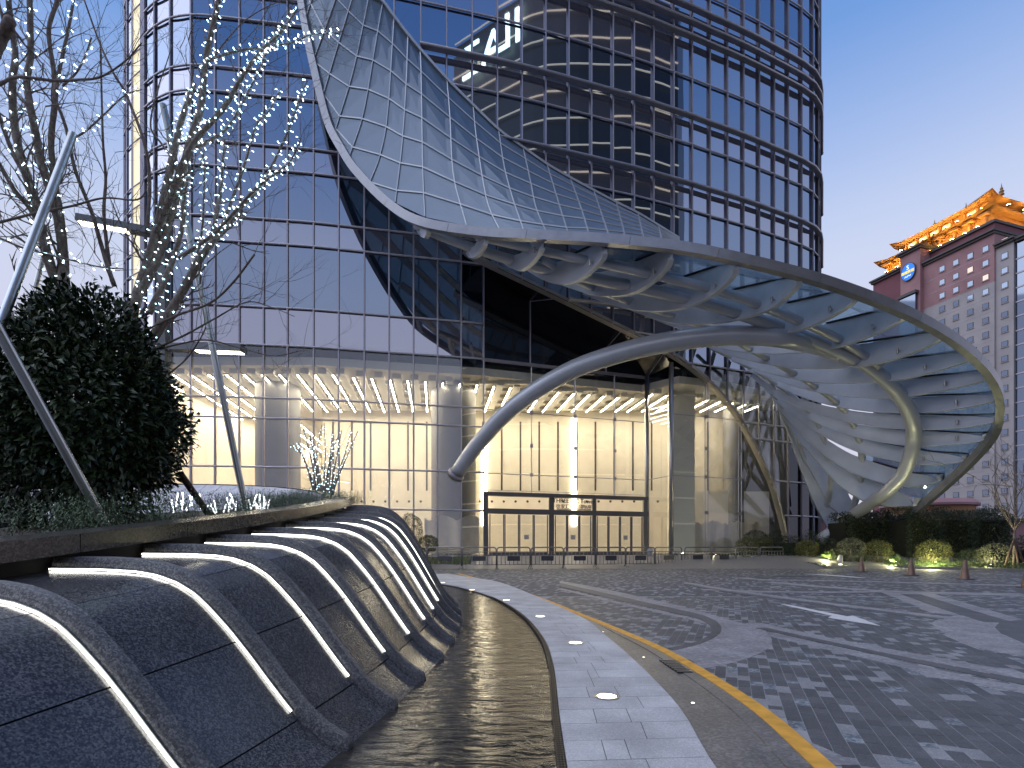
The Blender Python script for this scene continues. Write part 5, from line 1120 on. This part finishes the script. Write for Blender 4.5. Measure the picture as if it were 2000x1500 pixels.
hbox(-4.5, 10, 73.9, 76.6, -20, -2.2, M['maroon'], 'attic'); hbox(-4.7, 10.3, 76.6, 77.2, -20.4, -1.7, M['tilegrey'], 'cornice')
rows_h = [70.3 - 3.32 * k for k in range(21)]
litset = {(2, 1), (3, 2), (4, 0)}
for ci, s in enumerate((0.0, 3.13, 6.26, 9.46, 13.0)):
    for ri, z in enumerate(rows_h):
        o = .0 if s < 11 else -.4
        fr_ = hbox(s - .66, s + .66, z - .66, z + .66, o, o + .06, M['tilegrey'], 'window'); hbox(s - .56, s + .56, z - .56, z + .56, o + .06, o + .09, M['dimwin'] if (ci, ri) in litset else M['hglass'], 'pane', fr_); hbox(s - .75, s + .75, z - .82, z - .68, o, o + .18, M['beige'], 'sill', fr_)
for s in (-8.3, -6.0):
    for z in rows_h[12:]:
        fr_ = hbox(s - .62, s + .62, z - .62, z + .62, 1.2, 1.26, M['tilegrey'], 'window'); hbox(s - .52, s + .52, z - .52, z + .52, 1.26, 1.29, M['hglass'], 'pane', fr_)
for z in rows_h[1:]: hbox(-4.4, 11.1, z + 1.62, z + 1.68, 0, .035, M['mullion'], 'wall_joint')
hbox(-9.2, -5.2, 50, 66.3, 1.2, 2.0, M['hglass'], 'bay_window'); hbox(-9.6, -4.8, 66.3, 67.0, 1.2, 2.5, M['tilegrey'], 'bay_window_head')
# round blue sign
cc = HP(-7.3, 72.8, 1.25); g = MB(); n = 40; ring_ = [cc + HD * (1.75 * math.cos(k * math.tau / n)) + V((0, 0, 2.15 * math.sin(k * math.tau / n))) for k in range(n)]; sgn = thing('hotel_sign', 'round blue illuminated sign with yellow characters on the pink hotel wall', 'sign', cc)
M['signblue'] = emit('sign_blue', (.02, .22, .85), .55); M['signyel'] = emit('sign_yellow', (1, .72, .05), .9); M['signwht'] = emit('sign_white', (1, 1, 1), .9)
g.prism(ring_, hn * .4); g.build('disc', M['signblue'], sgn); g = MB(); rr2 = [cc + (p - cc) * 1.06 for p in ring_]; g.loft([[a, b_, b_ + hn * .45, a + hn * .45] for a, b_ in zip(ring_ + ring_[:1], rr2 + rr2[:1])]); g.build('rim', M['tilegrey'], sgn)
ah = math.atan2(HD.y, HD.x)
for body, size, z, mt in (('S', 1.5, .55, 'signwht'), ('建國賓館', .84, -.42, 'signyel'), ('Hotel', 1.0, -1.75, 'signwht')):
    if body == 'Hotel':
        g = MB(); g.tube([cc + hn * .5 + HD * s + V((0, 0, -1.2 + .14 * math.sin(s * 9) + .12 * s)) for s in np.linspace(-.8, .8, 24)], .07, 6); g.build('script_flourish', M[mt], sgn); continue
    me = text_mesh(body, size, .04); me.materials.append(M[mt]); o = inst('letters', me, sgn); o.rotation_euler = (R(90), 0, ah); o.location = hn * .5 + V((0, 0, z))
# pagoda: two lit storeys with upturned hipped roofs
def hroof(s0, s1, o0, o1, z0, rise, over, name, ridge=.0, curl=1.2):
    """hipped roof with concave slopes and lifted corners"""
    g = MB(); secs = []; cs, cq = (s0 + s1) / 2, (o0 + o1) / 2; ns = 10
    for k in range(ns + 1):
        f = k / ns; z = z0 + rise * f ** 1.7; a_ = s0 - over + ((s1 - s0) / 2 + over - ridge * (s1 - s0) / 2) * f; b_ = s1 + over - ((s1 - s0) / 2 + over - ridge * (s1 - s0) / 2) * f
        c_ = o0 - over + ((o1 - o0) / 2 + over) * f * .98; d_ = o1 + over - ((o1 - o0) / 2 + over) * f * .98; ring_ = []
        for (sa, oa), (sb, ob) in (((a_, c_), (b_, c_)), ((b_, c_), (b_, d_)), ((b_, d_), (a_, d_)), ((a_, d_), (a_, c_))):
            for j in range(8):
                t2 = j / 8; lift = curl * (1 - f) ** 2 * (abs(2 * t2 - 1) ** 6); ring_.append(HP(sa + (sb - sa) * t2, z + lift, oa + (ob - oa) * t2))
        secs.append(ring_)
    g.loft(secs); return g.build(name, M['rooft'], hot, 'auto')
hroof(-17, 7.5, -18, -4, 80.6, 1.2, 2.4, 'lower_roof', .9, 1.2); hbox(-17, 7.5, 75.5, 80.9, -18, -4.2, M['wood'], 'lower_storey')
hroof(-13.2, 6.5, -16.5, -5.5, 84.0, 3.0, 2.6, 'upper_roof', .80, 1.3); hbox(-13.2, 6.5, 81.3, 84.3, -16.5, -5.5, M['wood'], 'upper_storey')
g = MB(); g.tube([HP(-9.3, 87.2, -11), HP(-1.5, 86.9, -11), HP(6.4, 87.3, -11)], .35, 8); g.build('ridge', M['rooft'], hot)
for s in (-9.2, -1.5, 6.3):
    g = MB(); b_ = HP(s, 87.0, -11); g.lathe([(.6, 0), (.35, .4), (.55, .8), (.25, 1.2), (.35, 1.5), (.14, 1.9), (.08, 2.4), (.001, 2.9)], b_, 10); g.build('finial', M['rooft'], hot, 'auto')
for k in range(8):
    s = -16.8 + k * 3.4; hbox(s, s + .4, 77.2, 80.7, -4.2, -3.4, M['wood'], 'pillar'); hbox(s - .9, s + 1.3, 79.9, 80.4, -4.2, -2.6, M['wood'], 'bracket')
for k in range(7):
    s = -12.9 + k * 2.9; hbox(s, s + .3, 81.3, 84.1, -5.5, -4.9, M['wood'], 'pillar')
    if k < 6 and k != 4: hbox(s + .6, s + 2.5, 82, 83.6, -5.48, -5.4, M['warmwin'], 'lit_window_panel')
for k in range(9):
    fl_ = thing('roof_floodlight', 'small orange floodlight washing the lower pagoda eaves', 'floodlight', HP(-16 + k * 2.8, 77.35, -2.2), 'floodlights on the lower pagoda storey'); g = MB(); g.box(fl_.location, (.3, .3, .12)); g.build('housing', M['tilegrey'], fl_); g = MB(); g.box(fl_.location + V((0, 0, .16)), (.26, .26, .03)); g.build('lens', M['orange'], fl_)
for k in range(8):
    fl_ = thing('roof_floodlight', 'small orange floodlight on the gallery under the upper pagoda roof', 'floodlight', HP(-13 + k * 2.8, 82.0, -3.6), 'floodlights on the upper pagoda gallery'); g = MB(); g.box(fl_.location, (.25, .25, .12)); g.build('housing', M['tilegrey'], fl_); g = MB(); g.box(fl_.location + V((0, 0, .16)), (.22, .22, .03)); g.build('lens', M['orange'], fl_)
for k in range(5):
    fl_ = thing('roof_floodlight', 'small orange floodlight on the short end of the pagoda', 'floodlight', HP(9.4, 77.4 if k < 3 else 82, -15 + k * 4.5 if k < 3 else -14 + (k - 3) * 6), 'floodlights on the short end of the pagoda'); g = MB(); g.box(fl_.location, (.3, .3, .12)); g.build('housing', M['tilegrey'], fl_); g = MB(); g.box(fl_.location + V((0, 0, .16)), (.26, .26, .03)); g.build('lens', M['orange'], fl_)
# low orange podium drum in front of the hotel
pd = P(1855, 1000, 75); M['orangewall'] = pbr('orange_render', (.42, .22, .11), .8, 0, .1, 1); dr = thing('podium_drum', 'low curved orange wall with a tiled coping beyond the hedge', 'wall', (pd.x, pd.y + 4, 0))
g = MB(); g.lathe([(5.4, 0), (5.4, 6.9)], (pd.x, pd.y + 4, 0), 40); g.build('wall', M['orangewall'], dr, 'auto'); g = MB(); g.lathe([(5.5, 6.9), (5.9, 7.0), (5.9, 7.3), (5.2, 7.9), (.1, 8.0)], (pd.x, pd.y + 4, 0), 40); g.build('coping', M['pink'], dr, 'auto')
wl = thing('podium_wall', 'long low pinkish wall behind the tall hedge', 'wall', (66, 84, 0)); g = MB(); g.box((66, 84, 2.6), (20, .5, 2.6)); g.build('wall', M['pink'], wl); g = MB(); g.box((66, 83.9, 5.4), (20.3, .8, .2)); g.build('coping', M['tilegrey'], wl)
# ================================================================ BUILDINGS MIRRORED IN THE GLASS OR FAR OFF
ot = thing('opposite_tower', 'dark office tower across the forecourt, mirrored in the curved glass', 'building', (60, -34, 0)); M['darkwall'] = pbr('dark_cladding', (.018, .022, .026), .35)
fp = [(19.3, -30.3), (28.8, -14.3)] + [tuple(q) for q in spline([(28.8, -14.3), (32, -9.6), (36.5, -5.8), (42, -2.2), (50, 3.0), (58, 6.0)], 14)][1:] + [(66, 2), (84, -20), (84, -60), (30, -60)]
g = MB(); g.prism([V((x, y, 0)) for x, y in fp], (0, 0, 90.5)); g.build('body', M['darkwall'], ot)
for k in range(20):
    g = MB(); g.tube([V((x - .3, y + .3, 5 + k * 4.2)) for x, y in fp[:15]], .12, 5); g.build('floor_light_line', M['floorline'], ot)
g = MB(); g.tube([V((x - .3, y + .3, 90.6)) for x, y in fp[:15]], .12, 5); g.build('roof_light_line', M['floorline'], ot)
me = text_mesh('NLAZ', 7.6, .12); me.materials.append(M['sign_letters']); dirp = math.atan2(16, 9.5); so_ = thing('rooftop_sign', 'glowing white letters high on the dark tower across the forecourt', 'sign', (25.4, -19.7, 84.2)); o = inst('letters', me, so_); o.rotation_euler = (R(90), 0, dirp + math.pi); o.location = (-.5, .3, -1)
lo_ = thing('low_block', 'low dim building with small lights behind the evergreen shrub', 'building', (-52, 52, 0)); g = MB(); g.box((-60, 54, 4), (20, 4, 4)); g.build('wall', M['beige'], lo_)
for k in range(16): g = MB(); g.box((-78 + k * 2.3, 49.95, 3.2), (.35, .04, .5)); g.build('window', M['warmwin'] if k % 3 == 0 else M['hglass'], lo_)
g = MB(); g.box((-60, 53.8, 8.2), (20.5, 4.5, .25)); g.build('roof', M['tilegrey'], lo_)
